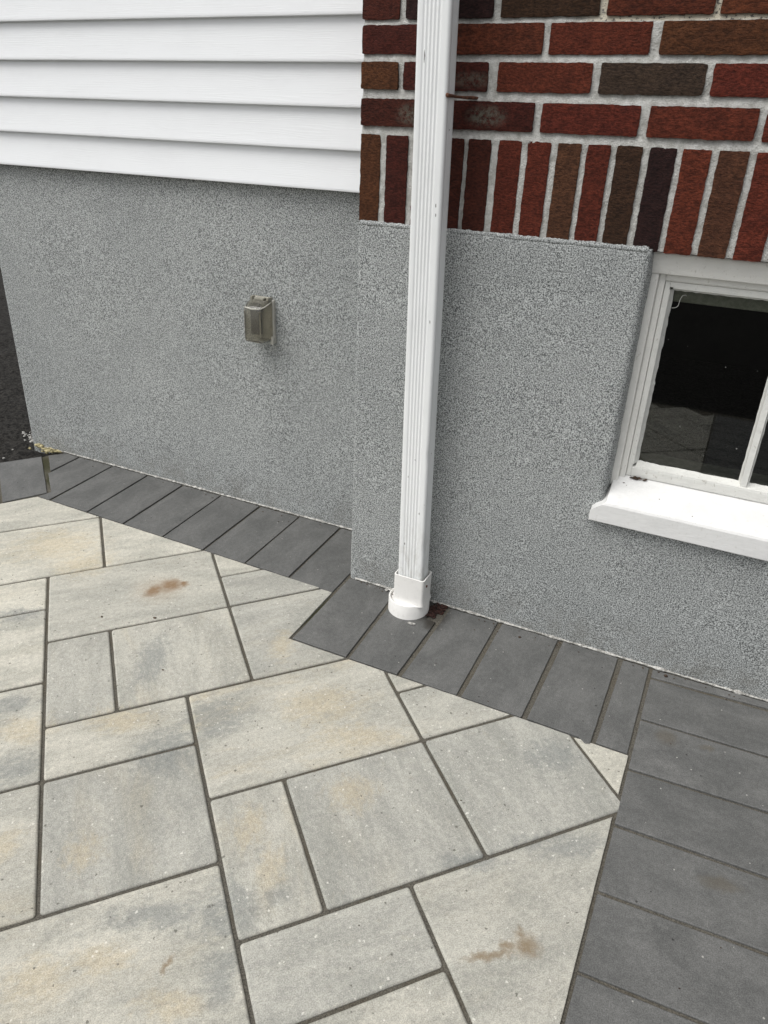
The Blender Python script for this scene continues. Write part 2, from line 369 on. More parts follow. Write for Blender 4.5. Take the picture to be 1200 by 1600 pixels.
def box(bm, x0, x1, y0, y1, z0, z1, bev=0.0, seg=2):
    r_ = bmesh.ops.create_cube(bm, size=1.0)
    vs = r_['verts']
    for v in vs:
        v.co = Vector(((x0+x1)/2 + v.co.x*(x1-x0), (y0+y1)/2 + v.co.y*(y1-y0), (z0+z1)/2 + v.co.z*(z1-z0)))
    if bev:
        es = list({e for v in vs for e in v.link_edges})
        bmesh.ops.bevel(bm, geom=es, offset=bev, segments=seg, affect='EDGES', profile=.5)
def loft(bm, rings, closed=True, cap0=True, cap1=True, mat=0):
    vr = [[bm.verts.new(p) for p in ring] for ring in rings]
    n = len(vr[0])
    for a, b in zip(vr, vr[1:]):
        for i in range(n if closed else n-1):
            j = (i+1) % n
            f = bm.faces.new((a[i], a[j], b[j], b[i])); f.material_index = mat
    if cap0 and closed: bm.faces.new(list(reversed(vr[0]))).material_index = mat
    if cap1 and closed: bm.faces.new(vr[-1]).material_index = mat
    return vr
def circle(cx, cy, z, rad, n=48):
    return [(cx+rad*math.cos(2*math.pi*i/n), cy+rad*math.sin(2*math.pi*i/n), z) for i in range(n)]
def tube(bm, pts, rad, n=8):
    pts = [Vector(p) for p in pts]; rings = []
    for i, p in enumerate(pts):
        d = (pts[min(i+1, len(pts)-1)] - pts[max(i-1, 0)]).normalized()
        a = d.cross(Vector((0.13, 0.2, 1))).normalized(); b = d.cross(a)
        rr = rad[i] if isinstance(rad, (list, tuple)) else rad
        rings.append([p + a*rr*math.cos(2*math.pi*k/n) + b*rr*math.sin(2*math.pi*k/n) for k in range(n)])
    loft(bm, rings)
def lump(bm, c, s, seed, sub=2, rough=.35):
    r_ = bmesh.ops.create_icosphere(bm, subdivisions=sub, radius=1.0)
    for v in r_['verts']:
        k = 1 + rough*noise.noise(v.co*1.7 + Vector((seed*3.1, seed*1.7, seed)))*1.6
        v.co = Vector((c[0]+v.co.x*s[0]*k, c[1]+v.co.y*s[1]*k, c[2]+v.co.z*s[2]*k))
def nz(x, y, z, s): return noise.noise(Vector((x*s, y*s, z*s)))

SLOPE = 0.04713
def zg(y): return SLOPE*max(min(y, .3), -3.0)

# ------------------------------------------------------------------ ground, soil and joint sand
def build_ground():
    bm = bmesh.new()
    ys = [-60, -20, -8, -3, -2.2, -1.2, -.4, .3, .8, 3, 10, 30, 60]; xs = [-60, -20, -8, -4, -2, 0, 2, 6, 20, 60]
    rings = [[(x, y, zg(y)-.055) for x in xs] for y in ys]
    loft(bm, rings, closed=False)
    structure(link('ground', bm, M_SOIL))
    # rough soil beside the house, reaching up to the paver edge at the left corner
    bm = bmesh.new(); N = 150
    rows = []
    for i in range(N+1):
        s = i/N; y = -.45 + 8.5*s**2.2
        row = []
        for j in range(N+1):
            t = j/N; x = -2.33 - 7.0*t**2.2
            d = (x+2.151)*.768 - (y+.034)*(-.640)     # rough distance behind the outer edge of the border
            h = zg(y) - .030 + .016*nz(x, y, 0, 7) + .011*nz(x, y, 3, 22) + .007*nz(x, y, 5, 60)
            far = max(0.0, (y-.3))
            h += .02*min(far, 1.0)
            row.append((x, y, h))
        rows.append(row)
    loft(bm, rows, closed=False)
    structure(link('soil', bm, M_SOIL, smooth=True))
    bm = bmesh.new()
    def sheet(poly, dz):
        bm.faces.new([bm.verts.new((x, y, zg(y)+dz)) for x, y in poly])
    sheet([(-2.425, .17), (-2.62, -.06), (-3.05, -.65), (-3.6, -1.4), (-3.6, -2.6), (1.4, -2.6), (1.4, .02), (-.88, .02), (-.88, .27), (-2.40, .27)], -.0055)
    structure(link('sand_bed', bm, M_SAND))
build_ground()

# ------------------------------------------------------------------ pavers
K = 1.0577; TH = 0.8101967; CT, ST = math.cos(TH), math.sin(TH)
UL = {-2: -1.735, -1: -1.578, 0: -1.420, 1: -1.264, 2: -1.107, 3: -.951, 4: -.793, 5: -.636, 6: -.478, 7: -.317, 8: -.160}
VL = {-2: -.655, -1: -.498, 0: -.341, 1: -.182, 2: -.0345, 3: .1235, 4: .280, 5: .437, 6: .592, 7: .743, 8: .906, 9: 1.062, 10: 1.221, 11: 1.377, 12: 1.53}
def ul(i): return K*(UL[i] if i in UL else -1.42+.1571*i)
def vl(j): return K*(VL[j] if j in VL else -.341+.1558*j)
def xy(a, b): return Vector((a*CT-b*ST, a*ST+b*CT))

def clip(poly, nx, ny, c):
    """keep nx*x+ny*y <= c; poly = [(pt, flag of edge leaving pt)]"""
    out = []
    for k in range(len(poly)):
        (p, fl), (q, _) = poly[k], poly[(k+1) % len(poly)]
        dp, dq = nx*p.x+ny*p.y-c, nx*q.x+ny*q.y-c
        if dp <= 0: 
            out.append((p, fl))
            if dq > 0:
                out.append((p+(q-p)*(dp/(dp-dq)), 'cut'))
        elif dq <= 0:
            out.append((p+(q-p)*(dp/(dp-dq)), fl))
    return out
def clean(poly, eps=.0015):
    out = []
    for k, (p, f) in enumerate(poly):
        if (p - poly[(k+1) % len(poly)][0]).length > eps: out.append((p, f))
    return out
def fillet(poly, rad):
    out = []; n = len(poly)
    for k in range(n):
        p, f = poly[k]; pp, pf = poly[k-1]; q, _ = poly[(k+1) % n]
        a = (pp-p); b = (q-p); la, lb = a.length, b.length; a.normalize(); b.normalize()
        crs = a.x*b.y-a.y*b.x
        if f != 'cut' and pf != 'cut' and min(la, lb) > rad*3 and abs(crs) > .5 and crs < 0:
            ang = math.acos(max(-1, min(1, a.dot(b)))); t = rad/math.tan(ang/2)
            p0, p1 = p+a*t, p+b*t
            ctr = p+(a+b).normalized()*(rad/math.sin(ang/2))
            for s in (0, .33, .67):
                d = ((p0-ctr)*(1-s)+(p1-ctr)*s).normalized()*rad
                out.append((ctr+d, f))
            out.append((p1, f))
        else: out.append((p, f))
    return out
def rough_edges(poly, step, amp, seed):
    out = []; n = len(poly)
    for k in range(n):
        p, f = poly[k]; q = poly[(k+1) % n][0]
        L = (q-p).length; m = max(1, int(L/step)); nr = Vector((-(q-p).y, (q-p).x)).normalized()
        out.append((p, f))
        for i in range(1, m):
            s = i/m; w = p+(q-p)*s
            out.append((w+nr*amp*(1.6 if f == 'cut' else 1)*nz(w.x, w.y, seed, 45), f))
    return out
def inset(poly, dist):
    n = len(poly); lines = []
    for k in range(n):
        p, f = poly[k]; q = poly[(k+1) % n][0]; d = (q-p).normalized(); nr = Vector((-d.y, d.x))
        lines.append((p+nr*dist(f), d))
    out = []
    for k in range(n):
        p0, d0 = lines[k-1]; p1, d1 = lines[k]
        den = d0.x*d1.y-d0.y*d1.x
        if abs(den) < .12: out.append((p1 + (p0-p1)*.5) if False else p1)
        else:
            t = ((p1.x-p0.x)*d1.y-(p1.y-p0.y)*d1.x)/den; out.append(p0+d0*t)
    return out
def ccw(poly):
    a = sum(p.x*q.y-q.x*p.y for (p, _), (q, _) in zip(poly, poly[1:]+poly[:1]))
    return a > 0

def paver_shape(bm, uvl, poly, axis, origin, dz, tilt, cham, rad, seed, cut_ch=.0012):
    poly = fillet(clean(poly), rad)
    poly = rough_edges(poly, .022, .0006, seed)
    dist = lambda f, s=1.0: (cham if f != 'cut' else cut_ch)*s
    mid = inset(poly, lambda f: dist(f, .45)); top = inset(poly, lambda f: dist(f, 1.0))
    def z(p): return zg(p.y) + dz + tilt[0]*(p.x-origin.x) + tilt[1]*(p.y-origin.y)
    oz = zg(origin.y)
    def V(p, h): return bm.verts.new((p.x-origin.x, p.y-origin.y, z(p)+h-oz))
    e = lambda k, a, b: -a if poly[k][1] != 'cut' else -b
    r0 = [V(p, -.055) for p, _ in poly]; r1 = [V(p, e(k, cham*.8, cut_ch*.8)) for k, (p, _) in enumerate(poly)]
    r2_ = [V(p, e(k, cham*.25, cut_ch*.25)) for k, p in enumerate(mid)]; r3 = [V(p, 0) for p in top]
    fs = []
    n = len(poly)
    for a, b in ((r0, r1), (r1, r2_), (r2_, r3)):
        for i in range(n):
            j = (i+1) % n; fs.append(bm.faces.new((a[i], a[j], b[j], b[i])))
    fs.append(bm.faces.new(r3))
    ax = Vector(axis); ay = Vector((-ax.y, ax.x))
    for f in fs:
        for l in f.loops:
            q = Vector((l.vert.co.x, l.vert.co.y)); l[uvl].uv = (q.dot(ax)+l.vert.co.z*.3, q.dot(ay)+l.vert.co.z*.3)

PAV_N = [0]
def paver(name, poly, axis, mat, label, group, color, cham, rad, dzr=.0008):
    if not ccw(poly):
        # reverse, keeping each flag with its edge
        pts = [p for p, _ in poly][::-1]; fl = [f for _, f in poly]; n = len(fl)
        poly = [(pts[k], fl[(n-2-k) % n]) for k in range(n)]
    PAV_N[0] += 1; rnd = random.Random(PAV_N[0]*7)
    org = Vector((0, 0))
    for p, _ in poly: org += p
    org /= len(poly)
    bm = bmesh.new(); uvl = bm.loops.layers.uv.new('UVMap')
    paver_shape(bm, uvl, poly, axis, org, rnd.uniform(-dzr, dzr), (rnd.uniform(-.003, .003), rnd.uniform(-.003, .003)), cham, rad, PAV_N[0])
    o = link(name, bm, mat, loc=(org.x, org.y, zg(org.y)))
    o.color = color if len(color) == 4 else (*color, 1); tag(o, label, 'paver', group, 'thing'); return o

YB = -.342                                    # outer line of the right-hand border
LB = (.018/1.0, 1.0, -.0755-.0180*2.1+.0)     # left-hand border line: .018 x + y <= c  (a little before the dark pavers)
GAP = .0040
def rect(i0, i1, j0, j1):
    a0, a1, b0, b1 = ul(i0)+GAP, ul(i1)-GAP, vl(j0)+GAP, vl(j1)-GAP
    return [(xy(a0, b0), 'o'), (xy(a1, b0), 'o'), (xy(a1, b1), 'o'), (xy(a0, b1), 'o')]
AXU, AXV = (CT, ST), (-ST, CT)
cells = set()
G1 = 'pale concrete slabs of the patio field'
# i0,i1,j0,j1, clip, long axis, (tan, blue, bright), label
LP = [
 (-4, 1, 10, 12, 'LE', 'u', (.05, .15, 1.06, 0.75), 'pale slab between the dark left end paver and the wide peach-tinted slab'),
 (-2, 1, 8, 10, 'L', 'u', (.65, .0, 1.10, 0.85), 'wide cream slab with peach tint at the left edge, below the dark border'),
 (1, 4, 8, 10, 'L', 'u', (.1, .0, 1.10, 0.75), 'pale wedge-cut slab right of the peach-tinted slab, along the dark border'),
 (-2, 0, 7, 8, '', 'u', (.2, .0, 1.12, 0.95), 'small narrow cream slab at the left edge, left of the rust-stained slab'),
 (-2, 0, 5, 7, '', 'u', (.15, .5, 1.05, 0.8), 'cream slab with blue-grey streaks at the left edge, under the narrow cream one'),
 (0, 3, 6, 8, 'L', 'u', (.2, .35, 1.02, 0.55), 'large pale grey slab with a brown rust stain on it'),
 (3, 5, 7, 8, 'L', 'u', (.15, .0, 1.02, 0.7), 'tiny pale triangular sliver right of the rust-stained slab, against the dark border'),
 (3, 5, 6, 7, 'L', 'u', (.1, .25, .93, 0.25), 'small grey wedge-cut slab under the tiny triangular sliver'),
 (0, 1, 4, 6, '', 'v', (.15, .1, .97, 0.3), 'narrow upright grey slab directly below the rust-stained slab'),
 (1, 3, 4, 6, '', 'v', (.3, .35, 1.0, 0.5), 'square cream and grey slab right of the narrow upright grey slab'),
 (0, 2, 3, 4, '', 'u', (.55, .0, 1.0, 0.75), 'narrow horizontal tan slab below the narrow upright grey slab'),
 (-2, 0, 3, 5, '', 'u', (.1, .95, 1.0, 0.7), 'left edge slab with a dark blue-grey lower corner'),
 (2, 5, 2, 4, 'R', 'u', (.85, .65, 1.0, 0.6), 'large slab with a tan centre and dark smudge, in the middle of the patio'),
 (5, 7, 3, 4, 'R', 'u', (.1, .1, 1.02, 0.6), 'smallest light triangle on the patio side of the dark border before the drain'),
 (5, 8, 2, 3, 'R', 'u', (.1, .15, 1.0, 0.4), 'small wedge-cut slab under the smallest light triangle'),
 (0, 2, 1, 3, '', 'v', (.35, .3, .93, 0.18), 'square grey slab with faint peach patches, below the narrow horizontal tan slab'),
 (-2, 0, 1, 3, '', 'u', (.5, .1, 1.0, 0.6), 'tan-flecked slab at the left edge beside the square grey slab'),
 (-1, 2, -1, 1, '', 'u', (.55, 1.0, 1.0, 0.7), 'large slab mottled with blue-grey and tan in the bottom left corner'),
 (2, 3, 0, 2, '', 'v', (.85, .35, .98, 0.5), 'narrow upright slab with orange-tan patches, right of the square grey slab'),
 (3, 5, 0, 2, '', 'v', (.15, .1, .95, 0.15), 'square plain grey slab right of the narrow orange-tan slab'),
 (5, 7, 0, 2, 'R', 'v', (.0, .2, .97, 0.12), 'big slab with a corner cut off, nearest the meeting of both dark borders'),
 (7, 9, 0, 3, 'RX', 'u', (.25, .0, 1.0, 0.75), 'small beige wedge pinched between the wall border and the dark strip'),
 (2, 4, -1, 0, '', 'u', (.1, .1, 1.0, 0.2), 'horizontal grey slab below the narrow orange-tan slab'),
 (4, 7, -2, 0, 'X', 'u', (.2, .5, .98, 0.45), 'large slab with a brown clay smear beside the dark strip'),
 (2, 4, -3, -1, '', 'u', (.35, .0, 1.0, 0.6), 'beige slab cut off by the bottom edge, left of the clay-smeared slab'),
]
def clipped(poly, how):
    if 'L' in how: poly = clip(poly, *LB)
    if 'E' in how:                                  # inner edge of the left end border
        a, b = Vector((-2.1675, -.0775)), Vector((-2.248, -.186)); d = (a-b).normalized()
        nx, ny = -d.y, d.x; poly = clip(poly, nx, ny, nx*a.x+ny*a.y)
    if 'R' in how: poly = clip(poly, 0, 1, YB)
    if 'X' in how: poly = clip(poly, 1, 0, .0035)
    return poly
for i0, i1, j0, j1, how, ax, colr, lab in LP:
    for i in range(i0, i1):
        for j in range(j0, j1): cells.add((i, j))
    paver('patio_slab', clipped(rect(i0, i1, j0, j1), how), AXU if ax == 'u' else AXV, M_LIGHT, lab, G1, colr, .0042, .006)
# the notched slab at the inner corner of the border
for i in (3, 4):
    for j in (4, 5): cells.add((i, j))
a0, b0, b1 = ul(3)+GAP, vl(4)+GAP, vl(6)-GAP
p0, p1 = xy(a0, b1), xy(a0, b0)
tx = lambda y, p: Vector((p.x+(y-p.y)*CT/ST, y))
ly = lambda x: LB[2]-LB[0]*x
top_ = tx(-.099, p0); bot_ = tx(YB, p1)
poly = [(p0, 'o'), (p1, 'o'), (bot_, 'cut'), (Vector((-.914, YB)), 'cut'), (Vector((-.914, -.099)), 'cut'), (top_, 'o')]
paver('patio_slab', poly, AXU, M_LIGHT, 'pale slab notched around the corner of the dark border by the wall step', G1, (.2, .1, .98, .25), .0042, .006)

G2 = 'charcoal border pavers along the house'
G3 = 'charcoal pavers of the strip on the right'
def P(*pts): return [(Vector(p), 'cut' if len(p) == 3 else 'o') for p in [(q[0], q[1]) if len(q) == 2 else q for q in pts]] if False else [(Vector((q[0], q[1])), 'cut' if len(q) > 2 else 'o') for q in pts]
WR, WL = -.007, .245
def border(poly, lab, dust=.3, br=1.0, group=G2, ax=(0, 1)):
    paver('border_paver', poly, ax, M_DARK, lab, group, (dust, 0, br), .0022, .003, .0010)
C = 'c'
border(P((-.903, WR), (-.9055, -.337, C), (-.7375, -.337, C), (-.7445, WR)), 'charcoal paver at the outer foot of the wall step, left of the drain', .55, .97)
border(P((-.7305, WR, C), (-.727, -.337, C), (-.587, -.337, C), (-.5805, -.09, C), (-.612, -.085, C), (-.616, -.03, C), (-.62, WR)), 'charcoal paver under the round white drain, notched and damp at its back', .25, .95)
border(P((-.566, WR), (-.573, -.337, C), (-.4215, -.337, C), (-.421, WR)), 'charcoal paver just right of the drain, second right of the corner one', .35, 1.0)
border(P((-.4075, WR), (-.408, -.337, C), (-.252, -.337, C), (-.246, WR)), 'charcoal paver two to the right of the drain under the bare stucco', .4, 1.04)
border(P((-.2305, WR), (-.238, -.337, C), (-.1125, -.338, C), (-.094, -.352, C), (-.083, -.347, C), (-.0815, WR)), 'charcoal paver above the cut-corner slab, wide joints on both sides', .5, 1.02)
border(P((-.067, WR), (-.0715, -.337, C), (.0005, -.337, C), (.0005, WR)), 'narrow half-width charcoal paver at the end of the wall border', .45, 1.04)
# left border
fl = lambda x: -.0715-.0180*(x+2.1)
xs_ = [(-2.1085, -2.1045), (-1.9295, -1.9225), (-1.758, -1.7535), (-1.5805, -1.5765), (-1.4065, -1.4055), (-1.2405, -1.2385), (-1.0745, -1.0715)]
labs = ['charcoal paver third from the left end of the wall border', 'charcoal paver fourth from the left end, with pale dusty flecks at the wall',
        'charcoal paver under the outlet cover, fifth from the left end of the border', 'charcoal paver meeting the wedge-cut pale slab, sixth from the left end',
        'charcoal paver meeting the rust-stained slab, seventh from the left end', 'charcoal paver second before the wall step, above the tiny sliver']
g = .0034
for k in range(6):
    (xt0, xb0), (xt1, xb1) = xs_[k], xs_[k+1]
    border(P((xt0+g, WL), (xb0+g, fl(xb0), C), (xb1-g, fl(xb1), C), (xt1-g, WL)), labs[k], .2+.1*(k % 3), 1.0-.02*(k % 2))
border(P((-1.0745+g, WL), (-1.0715+g, fl(-1.07), C), (-.955, -.0965, C), (-.915, -.0965, C), (-.9135, WL, C)), 'charcoal paver tucked into the inner corner of the wall step', .35, .97)
border(P((-2.281, WL), (-2.281, .081, C), (-2.152, -.024, C), (-2.166, -.070, C), (-2.1085-g+.0, -.0715, C), (-2.1085-g, WL)), 'charcoal paver beside the mossy joint, second from the left end', .3, .98)
border(P((-2.366, WL), (-2.405, .197, C), (-2.289, .100, C), (-2.289, WL)), 'small triangular charcoal paver by the yellow scrap at the left wall corner', .25, .97)
border(P((-2.424, .178, C), (-2.162, -.035), (-2.2435, -.162), (-2.525, .055, C)), 'charcoal paver turned at an angle between black soil and mossy joint', .2, .98, G2, (.78, -.62))
border(P((-2.531, .048), (-2.250, -.170), (-2.340, -.305), (-2.625, -.085)), 'charcoal paver barely showing at the left edge, next to the turned one', .2, 1.05, G2, (.78, -.62))
# right strip
SX0, SX1 = .0105, .343
ys_ = [(-.0455, -.0310), (-.2115, -.1990), (-.3835, -.3660), (-.5460, -.5325), (-.7110, -.6930), (-.8770, -.8590), (-1.0430, -1.0300)]
slabs = ['long charcoal paver at the head of the right strip, under the thin cut piece', 'charcoal paver with a faint brown spot, second full one of the right strip',
         'charcoal paver beside the small beige wedge tip, third full one of the strip', 'charcoal paver beside the cut-corner slab edge, fourth full one of the strip',
         'charcoal paver beside the clay-smeared slab, fifth full one of the strip', 'charcoal paver cut off by the bottom right corner of the picture']
g = .004
border(P((SX0, WR-.002), (SX0, ys_[0][0]+g), (SX1, ys_[0][1]+g+.002), (SX1, WR+.002)), 'thin cut charcoal strip against the stucco at the right', .35, 1.05, G3, (1, 0))
for k in range(6):
    (a, b), (c, d) = ys_[k], ys_[k+1]
    if k == 0: a -= .001; b -= .004
    border(P((SX0, a-g), (SX0, c+g), (SX1, d+g), (SX1, b-g)), slabs[k], .3+.12*((k+1) % 3), 1.0+.03*(k % 2), G3, (1, 0))

# paving that continues outside the picture: one plain structure
def build_pavement():
    for kind in ('light', 'dark'):
        bm = bmesh.new(); uvl = bm.loops.layers.uv.new('UVMap'); rnd = random.Random(4)
        o0 = Vector((0, 0)); seed = 900
        if kind == 'light':
            free = set()
            for i in range(-16, 16):
                for j in range(-14, 16):
                    q = xy((ul(i)+ul(i+1))/2, (vl(j)+vl(j+1))/2)
                    inside = q.x < .13 and -2.5 < q.y and q.x > -3.3 and (q.y < -.45 if q.x > -1.3 else q.y < -.3) and (q.x+2.2)*.79-(q.y+.1)*.61 > .05
                    if inside and (i, j) not in cells: free.add((i, j))
            for i, j in sorted(free, key=lambda t: (-t[1], t[0])):
                if (i, j) not in free: continue
                for w, h in ((3, 2), (2, 2), (1, 2), (2, 1), (1, 1)):
                    blk = [(i+a, j-b) for a in range(w) for b in range(h)]
                    if all(c in free for c in blk): break
                free -= set(blk)
                poly = clip(rect(i, i+w, j-h+1, j+1), 1, 0, .0035); seed += 1
                if len(poly) > 2: paver_shape(bm, uvl, poly, AXU, o0, rnd.uniform(-.0008, .0008), (0, 0), .0042, .006, seed)
            ob = link('pavement', bm, M_LIGHT); ob.color = (.35, .3, 1.0, .6)
        else:
            for k in range(6, 15):
                y0, y1 = -1.0430-.1665*(k-6), -1.0430-.1665*(k-5)
                paver_shape(bm, uvl, P((SX0, y0-g), (SX0, y1+g), (SX1, y1+.013+g), (SX1, y0+.013-g)), (1, 0), o0, 0, (0, 0), .0022, .003, seed+k)
            for c in range(3):
                for k in range(15):
                    x0 = .350+.34*c; y0 = -.02-.1665*k
                    paver_shape(bm, uvl, P((x0, y0), (x0, y0-.159), (x0+.332, y0-.159), (x0+.332, y0)), (1, 0), o0, rnd.uniform(-.001, .001), (0, 0), .0022, .003, seed+k+40*c)
            ob = link('pavement', bm, M_DARK); ob.color = (.3, 0, 1, 1)
        structure(ob)
build_pavement()

# ------------------------------------------------------------------ the house
house = empty('house', (0, .2, 0), 'house with red brick and white siding over grey speckled stucco, white basement window', 'house')
def part(name, bm, mats, parent=None, **kw):
    o = link(name, bm, mats, **kw); p = parent or house
    o.parent = p; o.matrix_parent_inverse = Matrix.Translation(-house.location)if p == house else Matrix.Identity(4)
    return o

XR = 2.4; WX0, WX1, WZ0 = -.2015, .662, .400; ZT = 1.0365; XL = -.906
def frange(a, b, st):
    n = max(1, round((b-a)/st)); return [a+(b-a)*i/n for i in range(n+1)]
def build_right_foundation():
    bm = bmesh.new()
    xs = frange(XL+.009, WX0, .014)+frange(WX0, WX1, .02)[1:]+frange(WX1, XR, .05)[1:]
    zs = frange(-.15, .06, .02)+frange(.06, WZ0, .014)[1:]+frange(WZ0, ZT-.008, .014)[1:]
    xcol = [('s', .30), ('s', .10), ('s', .03), ('c', .6), ('c', .25)] + xs
    grid = {}
    def base(ci):
        c = xcol[ci]
        if isinstance(c, tuple):
            if c[0] == 's': return XL, c[1]
            t = c[1]*math.pi/2; return XL+.009*(1-math.sin(t)), .009*(1-math.cos(t)) if False else .009*(math.sin(t))*.0+.009*(1-math.cos(t))
        return c, 0.0
    rows = list(zs)+['t1', 't2', 't3', 't4']
    for ci in range(len(xcol)):
        for ri, z in enumerate(rows):
            x, y = base(ci); top = isinstance(z, str)
            wav = .0022*nz(x, y, 2, 17)+.0014*nz(x, y, 9, 60)
            if top:
                k = {'t1': .35, 't2': .75, 't3': 1.0, 't4': 1.0}[z]
                zz = ZT-.008+.008*math.sin(k*math.pi/2)+wav*k; yy = .008*(1-math.cos(k*math.pi/2)) + (.03 if z == 't4' else 0)
                if isinstance(xcol[ci], tuple): xx = x+yy*.8
                else: xx = x
                y2 = y+yy
            else:
                zz = z; y2 = y; xx = x
            d = .0016*nz(x, y, zz, 4)+.0009*nz(x, y, zz, 19)+.0006*nz(x, y, zz, 70)
            if isinstance(xcol[ci], tuple): xx -= d+.0012*nz(0, 0, zz, 30)
            else: y2 -= d
            if not isinstance(xcol[ci], tuple) and abs(x-WX0) < 1e-6 and zz > WZ0-.01: xx += .0016*nz(1, 4, zz, 26)
            grid[ci, ri] = bm.verts.new((xx, y2, zz))
    def xval(ci): c = xcol[ci]; return -9 if isinstance(c, tuple) else c
    hole = lambda ci, ri: xval(ci) >= WX0-1e-6 and xval(ci+1) <= WX1+1e-6 and (isinstance(rows[ri], str) or rows[ri] >= WZ0-1e-6)
    for ci in range(len(xcol)-1):
        for ri in range(len(rows)-1):
            if hole(ci, ri): continue
            bm.faces.new((grid[ci, ri], grid[ci+1, ri], grid[ci+1, ri+1], grid[ci, ri+1]))
    # reveals of the window opening
    for xe, sgn in ((WX0, 1), (WX1, -1)):
        ci = min(range(len(xcol)), key=lambda c: abs(xval(c)-xe))
        col = [grid[ci, ri] for ri in range(len(rows)) if isinstance(rows[ri], str) or rows[ri] >= WZ0-1e-6]
        prev = col
        for dx, dy in ((.0012, .004), (.003, .010), (.0075, .060)):
            nxt = [bm.verts.new((v.co.x+sgn*(dx+.0008*nz(v.co.z, dy, 3, 40)), max(v.co.y, dy-.0), v.co.z)) for v in col]
            for a, b, c, d in zip(prev, prev[1:], nxt[1:], nxt):
                bm.faces.new((a, b, c, d) if sgn < 0 else (d, c, b, a))
            prev = nxt
    bmesh.ops.recalc_face_normals(bm, faces=bm.faces)
    return part('foundation_wall', bm, M_STUCCO, smooth=True)
fr_wall = build_right_foundation()

def build_left_foundation():
    bm = bmesh.new(); Y = .254
    xs = [-2.5585]*4+frange(-2.549, -.895, .016); n = len(xs)
    zs = frange(-.15, 1.16, .016)
    rows = []
    for z in zs:
        row = []
        for i, x in enumerate(xs):
            d = .0018*nz(x, 3, z, 3.5)+.0009*nz(x, 3, z, 18)+.0005*nz(x, 3, z, 70)
            if i == 0: row.append((x, 4.0, z))
            elif i == 1: row.append((x-.0015*nz(1, 2, z, 25), Y+.03, z))
            elif i == 2: row.append((x-.0015*nz(1, 2, z, 25), Y+.009, z))
            elif i == 3: row.append((x+.0026-.0015*nz(1, 2, z, 25), Y+.0026, z))
            else: row.append((x, Y-d, z))
        rows.append(row)
    loft(bm, rows, closed=False)
    bmesh.ops.recalc_face_normals(bm, faces=bm.faces)
    return part('foundation_wall', bm, M_STUCCO, smooth=True)
fl_wall = build_left_foundation()

def ragged_bead(x0, x1, y, seed, gaps, wob=1.0):
    """thin broken lip of plaster where the stucco meets the pavers"""
    bm = bmesh.new(); st = .006; n = int((x1-x0)/st); ring = []
    def flush():
        nonlocal ring
        if len(ring) > 2: loft(bm, ring)
        ring = []
    for i in range(n+1):
        x = x0+i*st; k = .5+.5*nz(x, seed, 1, 21)+.45*nz(x, seed, 4, 70)
        kk = max(0, k-gaps); w = .0015+.0110*kk*wob+.003*max(0, nz(x, seed, 11, 6)); h = .0010+.0085*kk
        z = zg(y)+.0002; yo = y+.0015*nz(x, seed, 8, 30)
        ring.append([(x, yo-w, z+.0005), (x, yo-w*.75, z+h*.5), (x, yo-w*.2, z+h), (x, yo+.006, z+h*.9), (x, yo+.006, z-.004), (x, yo-w*.8, z-.003)])
    flush()
    bmesh.ops.recalc_face_normals(bm, faces=bm.faces)
    return bm
b1 = link('plaster_lip', ragged_bead(-.885, XR, -.0005, 3, .30), M_PLASTER, smooth=True); b1.parent = fr_wall
b2 = link('plaster_lip', ragged_bead(-2.52, -.93, .2535, 8, .34), M_PLASTER, smooth=True); b2.parent = fl_wall
def top_lip():
    bm = bmesh.new(); ring = []; x = -.903
    while x < WX0-.004:
        k = .5+.5*nz(x, 7, 1, 26)+.5*nz(x, 7, 4, 90)+.35*nz(x, 3, 4, 240); h = .0012+.0055*max(0, k)
        z = ZT+.001; d = .0016+.0016*k
        ring.append([(x, .0012, z-.0085), (x, .0004-d*.35, z-.0030), (x, .0015-d*.5, z+h*.45), (x, .0060, z+h*.95), (x, .016, z+h*.5), (x, .016, z-.0085)]); x += .0030
    loft(bm, ring); bmesh.ops.recalc_face_normals(bm, faces=bm.faces)
    return bm
b3 = link('plaster_lip', top_lip(), M_STUCCO, smooth=True); b3.parent = fr_wall

# ---- brick wall
RED, DRED, ORED = (.104, .0235, .0140), (.060, .0155, .0105), (.094, .0270, .0140)
BRN, OBR, GBR, PUR, DBR = (.074, .0315, .0185), (.086, .0330, .0155), (.056, .038, .028), (.026, .0120, .0115), (.044, .024, .014)
ROWS = [
 (1.4587, 1.516, [(-.9125, -.821, DRED), (-.8055, -.607, PUR), (-.590, -.387, DBR), (-.372, -.1732, ORED), (-.162, .040, ORED)]),
 (1.3934, 1.4486, [(-.9115, -.707, DRED), (-.694, -.4931, ORED), (-.4797, -.2792, RED), (-.260, -.058, OBR), (-.045, .157, RED)]),
 (1.3243, 1.3791, [(-.911, -.818, OBR), (-.8052, -.6052, DRED), (-.5836, -.3829, RED), (-.3661, -.1641, GBR), (-.1514, .050, RED)]),
 (1.2495, 1.3059, [(-.9095, -.707, DRED), (-.694, -.4942, DRED), (-.4774, -.2739, RED), (-.256, -.0538, RED), (-.0404, .160, RED)]),
]
SOLD = [(-.9088, -.857, OBR), (-.8402, -.7848, DRED), (-.770, -.716, RED), (-.702, -.6471, DRED), (-.6365, -.5829, DRED), (-.566, -.5134, RED), (-.4992, -.4484, RED), (-.4332, -.3826, BRN),
        (-.3697, -.3213, RED), (-.3083, -.2562, DBR), (-.2421, -.1896, PUR), (-.1772, -.123, RED), (-.1095, -.0538, BRN), (-.0399, .0140, RED)]
rb = random.Random(5)
pal = [RED, RED, RED, DRED, ORED, BRN, OBR, GBR, PUR]
x = .029
while x < XR-.05: SOLD.append((x, x+.053, rb.choice(pal))); x += .0672
